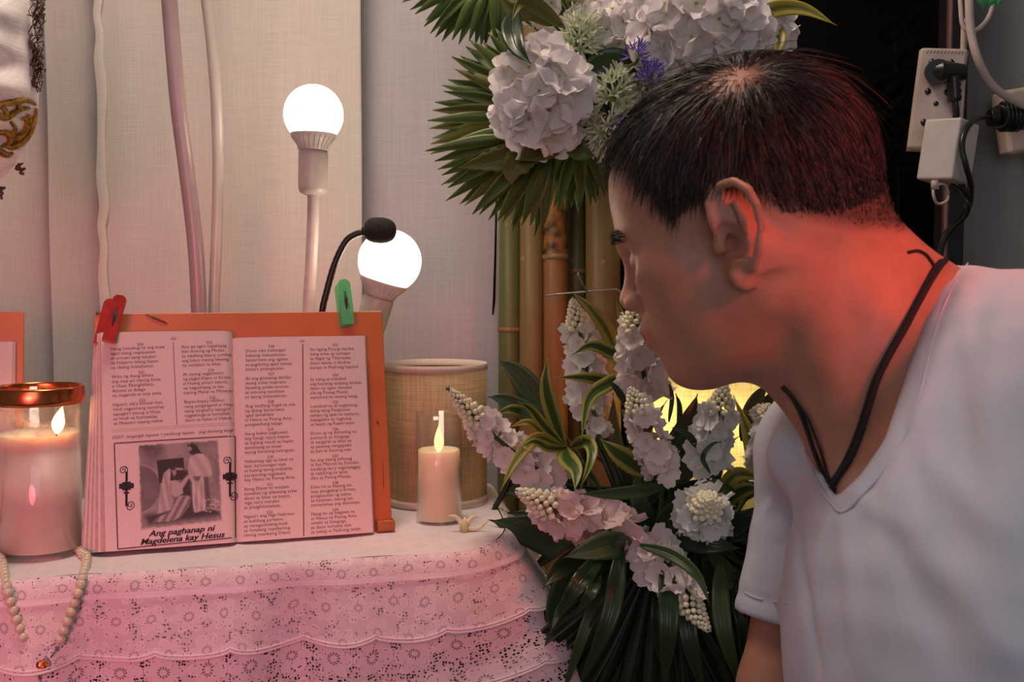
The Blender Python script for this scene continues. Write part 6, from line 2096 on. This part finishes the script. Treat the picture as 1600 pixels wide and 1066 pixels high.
# the fallen blossom on the cloth
fl = thing('blossom', 'small cream star blossom lying on the lace beside the pillar candle', 'flower', T(722, 838) + Vector((0, 0, .002)))
bp_ = T(726, 832) + Vector((0, 0, .006))
m = MB(); m.lathe([(0, -.009), (.0030, -.008), (.0052, -.003), (.0050, .003), (.0030, .006), (0, .007)], bp_, (.1, .15, 1), 12); m.build('calyx', simple('pale_green_calyx', (.48, .46, .22), .5, .2, 90), fl)
M_bp = simple('cream_petal', (.80, .68, .46), .5, .1, 60, sss=.2)
for (x, y, k) in ((700, 806, 0), (765, 812, 1), (748, 808, 2), (728, 812, 3)):
    E = W(x, y, bp_.y - (.0 if k < 2 else -.005))
    m = MB(); pth = bez([bp_, lerp(bp_, E, .5) + Vector((0, 0, .0045 if k != 1 else -.006)), E], 10)
    m.tube(pth, [.0026 * (1 - (i / (len(pth) - 1)) ** 1.6) + .0004 for i in range(len(pth))], 8); m.build('petal', M_bp, fl)
# ------------------------------------------------------------ statue robe at the top left
M_velvet = cloth_mat('white_velvet', (.90, .82, .80), .06, 0, 500, .4)
M_velvet.node_tree.nodes['Principled BSDF'].inputs['Sheen Weight'].default_value = .5
M_gold = simple('gold_embroidery', (.42, .22, .03), .35, .35, 300, metal=.7, bump=.5)
M_curl = simple('brown_hair', (.10, .055, .025), .5, .3, 300)
rb = thing('statue_robe', 'white velvet robe with gold scroll embroidery at the top left corner', 'robe', W(-60, 120, .98))
EDGE = [(42, -80), (44, -20), (48, 20), (56, 60), (61, 100), (61, 140), (59, 175), (50, 205), (36, 235), (20, 262), (4, 278), (-20, 292), (-80, 300)]
ep = bez([Vector((x, y, 0)) for x, y in EDGE], 60)
def robeY(t, v):  # depth bulge from the contour inwards
    return 1.03 - .085 * math.sin(min(1, t * 1.15) * math.pi / 2)
def rbfn(u, v):
    i = v * (len(ep) - 1); k = min(len(ep) - 2, int(i)); e = ep[k].lerp(ep[k + 1], i - k)
    cx, cy = -170, 60
    x = e.x + (cx - e.x) * u; y = e.y + (cy - e.y) * u
    Y = 1.03 - .085 * math.sin(min(1, u * 1.6) * math.pi / 2) - .006 * math.sin((x * .5 + y) * .05) * min(1, u * 6) - .004 * math.sin(y * .11 - x * .03) * min(1, u * 5)
    return W(x, y, Y)
m = MB(); m.grid(rbfn, 40, 80); m.build('cloth', M_velvet, rb)
def lnfn(u, v):
    i = v * (len(ep) - 1); k = min(len(ep) - 2, int(i)); e = ep[k].lerp(ep[k + 1], i - k)
    return W(e.x + (-170 - e.x) * u, e.y + (60 - e.y) * u, 1.031 + .07 * math.sin(min(1, u * 1.6) * math.pi / 2))
m = MB(); m.grid(lnfn, 20, 60); m.build('lining', M_velvet, rb)
def rsurf(px, py, lift=.003):
    """depth of the robe at a pixel, by nearest contour parameter"""
    best = None
    for j in range(81):
        v = j / 80
        i = v * (len(ep) - 1); k = min(len(ep) - 2, int(i)); e = ep[k].lerp(ep[k + 1], i - k)
        dx, dy = -170 - e.x, 60 - e.y
        u = ((px - e.x) * dx + (py - e.y) * dy) / (dx * dx + dy * dy)
        d = (e.x + dx * u - px) ** 2 + (e.y + dy * u - py) ** 2
        if best is None or d < best[0]: best = (d, u, v)
    return rbfn(max(0, min(1, best[1])), best[2]) + Vector((0, -lift, 0))
scrolls = [[(-20, 178), (0, 166), (22, 160), (44, 158), (58, 164)], [(60, 170), (58, 190), (50, 205), (38, 222), (20, 232), (8, 225)],
           [(6, 228), (18, 222), (16, 212), (4, 208), (-10, 212)], [(-20, 190), (-4, 182), (10, 186), (22, 178), (34, 172), (48, 170)],
           [(20, 190), (26, 202), (20, 214), (26, 218), (38, 210), (44, 198), (42, 188), (36, 186)], [(48, 178), (46, 190), (50, 200)], [(-16, 225), (2, 236), (14, 242), (22, 240)],
           [(4, 168), (12, 176), (8, 184)], [(30, 160), (32, 170), (26, 176)], [(-30, 200), (-14, 222), (6, 236)]]
for s_ in scrolls:
    m = MB(); pth = bez([rsurf(*p) for p in s_], 16); n_ = len(pth) - 1
    m.tube(pth, [.0014 + .0022 * math.sin(math.pi * i / n_) for i in range(n_ + 1)], 6); m.build('gold_scroll', M_gold, rb)
rnd = random.Random(7)
m = MB()
for k in range(48):
    x0, y0 = 55 + rnd.uniform(-7, 8), rnd.uniform(-20, 120)
    pts = []
    for i in range(9):
        a = i * rnd.uniform(.8, 1.1)
        pts.append(W(x0 + i * .5 + rnd.uniform(2, 8) * math.sin(a + k), y0 + i * 4.2 + rnd.uniform(1, 6) * math.cos(a * 1.3 + k), 1.020 + .006 * math.cos(a)))
    m.tube(bez(pts, 18), .0006, 4)
for (x, y) in ((30, 255), (2, 292), (0, 300), (34, 262)):
    for q in range(4):
        m.tube(bez([W(x + rnd.uniform(-3, 3) + 4 * math.sin(i * 1.2 + q), y + i * 2.2, 1.03) for i in range(6)], 12), .0007, 4)
tag(m.build('curly_fringe', M_curl, rb), 'brown curly hair falling along the robe', kind='stuff')
# ------------------------------------------------------------ power strip, adapter, cables at the right
M_cream = simple('old_cream_plastic', (.52, .40, .34), .4, .1, 30)
M_cream2 = simple('yellowed_plastic', (.46, .36, .28), .4, .15, 60)
M_blackp = simple('black_plastic', (.012, .011, .011), .35, .2, 60)
M_whitec = simple('white_cable_plastic', (.60, .48, .44), .35, .05, 60)
YP = 1.16
pc = W(1464, 158, YP)
rotp = Matrix.Rotation(R(-20), 3, 'Z') @ Matrix.Rotation(R(6.0), 3, 'Y')
ps = thing('power_strip', 'upright cream power strip with a black angled plug, above the white adapter', 'power strip', pc)
def LP(x, y, z): return pc + rotp @ Vector((x, y, z))
m = MB(); m.box(LP(0, 0, 0), (.050, .026, .112), rotp); m.build('housing', M_cream, ps, bevel=.004)
m = MB(); m.box(LP(0, .006, 0), (.0508, .002, .1126), rotp); m.build('seam', M_cream2, ps)
m = MB()
for zz in (-.026, .008, .040):
    for sx in (-.011, .009):
        m.lathe([(.0, -.0004), (.0034, -.0004), (.0034, .0004), (0, .0004)], LP(sx, -.0131, zz), rotp @ Vector((0, -1, 0)), 10)
        m.box(LP(sx, -.0133, zz + .0), (.0018, .0006, .008), rotp)
    m.lathe([(.0, -.0004), (.0028, -.0004), (.0028, .0004), (0, .0004)], LP(-.001, -.0131, zz - .013), rotp @ Vector((0, -1, 0)), 10)
m.build('socket_hole', M_blackp, ps)
m = MB()
for k in range(11):
    an = math.pi * k / 10
    m.tube([LP(-.018 + k * .0036, -.0134, .050), LP(-.0165 + k * .0036, -.0134, .0535)], .0004, 4)
m.build('moulded_marks', M_cream2, ps)
pl = thing('plug', 'black right-angled plug pushed into the cream power strip', 'plug', W(1482, 110, YP - .03))
m = MB(); m.tube([W(1462, 112, YP - .02), W(1470, 112, YP - .024), W(1508, 113, YP - .026)], [.011, .0125, .0085], 16); m.tube([W(1464, 112, YP - .012), W(1466, 112, YP - .03)], .0135, 16); m.build('plug_body', M_blackp, pl, bevel=.001)
m = MB()
pth = [W(1490 + i * .25, 118 + i * 5, YP - .028) for i in range(9)]
m.tube(pth, [.0078 if i % 2 else .0062 for i in range(9)], 12, True); m.build('strain_relief', M_blackp, pl)
m = MB(); m.tube(bez([W(1492, 155, YP - .028), W(1494, 175, YP - .026), W(1494, 195, YP - .01), W(1500, 240, YP + .02)], 16), .0036, 8); m.build('cable', M_blackp, pl)
# adapter cube
ad = thing('adapter', 'boxy off-white wall adapter plugged below the power strip', 'adapter', W(1480, 238, 1.12))
ac = W(1481, 238, 1.12)
rota = Matrix.Rotation(R(38), 3, 'Z') @ Matrix.Rotation(R(7), 3, 'Y') @ Matrix.Rotation(R(4), 3, 'X')
m = MB(); m.box(ac, (.040, .042, .066), rota); m.build('adapter_body', simple('off_white_plastic', (.58, .52, .49), .35, .05, 40), ad, bevel=.003)
m = MB()
q = W(1463, 298, 1.11)
m.tube([W(1461, 282, 1.11), W(1461, 296, 1.11)], .0045, 8)
m.build('tab', M_cream, ad)
m = MB()
ring = [W(1470, 303, 1.108) + Vector((.0085 * math.cos(a * math.pi / 10), .002 * math.sin(a), .0105 * math.sin(a * math.pi / 10))) for a in range(21)]
m.tube(ring, .0016, 8, False); m.build('ring', M_cream, ad)
# wall box with black plug at the frame's right edge
wb = thing('outlet_box', 'cream surface outlet box on the grey wall at the right frame edge', 'outlet', W(1590, 188, 1.24))
m = MB(); m.box(W(1602, 188, 1.26), (.064, .030, .078), Matrix.Rotation(R(-10), 3, 'Y')); m.build('housing', M_cream, wb, bevel=.006)
p2 = thing('plug', 'black ribbed plug in the outlet box at the right frame edge', 'plug', W(1580, 183, 1.2))
m = MB(); m.tube([W(1545, 184, 1.20), W(1558, 184, 1.20)], [.010, .0105], 14); m.tube([W(1560, 183, 1.20), W(1568, 183, 1.205), W(1590, 182, 1.21), W(1612, 182, 1.22)], [.0135, .017, .0165, .015], 16); m.build('plug_body', M_blackp, p2, bevel=.001)
m = MB()
for k in range(5):
    m.lathe([(.0172, -.0012), (.0182, 0), (.0172, .0012)], W(1566 + 6 * k, 182, 1.205), (1, 0, 0), 16)
m.build('grip_rib', M_blackp, p2)
m = MB(); m.tube(bez([W(1548, 184, 1.20), W(1530, 185, 1.15), W(1517, 192, 1.10), W(1507, 208, 1.085), W(1503, 232, 1.08), W(1510, 262, 1.08), W(1517, 290, 1.10), W(1514, 322, 1.12), W(1500, 345, 1.14), W(1480, 362, 1.15), W(1470, 385, 1.15), W(1466, 420, 1.15)], 70), .0032, 10)
m.build('cable', M_blackp, p2)
m = MB(); m.tube(bez([W(1486, 288, 1.12), W(1500, 300, 1.115), W(1512, 318, 1.11), W(1510, 335, 1.12), W(1494, 352, 1.13), W(1478, 372, 1.14), W(1470, 400, 1.145), W(1466, 440, 1.15)], 40), .0026, 8)
m.tube(bez([W(1493, 280, 1.12), W(1505, 292, 1.115), W(1516, 310, 1.11)], 20), .0024, 8)
tag(m.build('cable', M_blackp, loc=W(1510, 320, 1.11)), 'thin black cable looping below the white adapter', 'cable')
m = MB(); m.tube(bez([W(1512, -60, 1.16), W(1514, 0, 1.16), W(1517, 50, 1.16), W(1530, 98, 1.16), W(1552, 135, 1.17), W(1590, 160, 1.18), W(1625, 172, 1.2)], 60), .0046, 12)
tag(m.build('cable', M_whitec, loc=W(1552, 135, 1.17)), 'thick white cable curving down to the outlet box', 'cable')
m = MB(); m.tube(bez([W(1498, -40, 1.17), W(1501, 10, 1.17), W(1504, 38, 1.17), W(1514, 49, 1.17), W(1530, 44, 1.18), W(1545, 26, 1.19), W(1552, 0, 1.2), W(1553, -40, 1.2)], 60), .0026, 10)
m.tube(bez([W(1507, 30, 1.19), W(1505, 90, 1.19), W(1502, 150, 1.19), W(1499, 195, 1.18)], 30), .0036, 10)
tag(m.build('cable', M_whitec, loc=W(1514, 49, 1.17)), 'thin white cable with a loose loop above the power strip', 'cable')
m = MB()
for k in range(7):
    a = W(1536 + k * 3, -14, 1.18); 
    m.tube([a, W(1532 + k * 5, 0, 1.17), W(1536 + k * 3.2, 11 - (k % 3) * 3, 1.17)], [.003, .0042, .0012], 8)
tag(m.build('ribbon', simple('green_ribbon', (.08, .42, .14), .4, .2, 60), loc=W(1545, 0, 1.17)), 'bright green ribbon end beside the white cables at the top edge', 'ribbon')
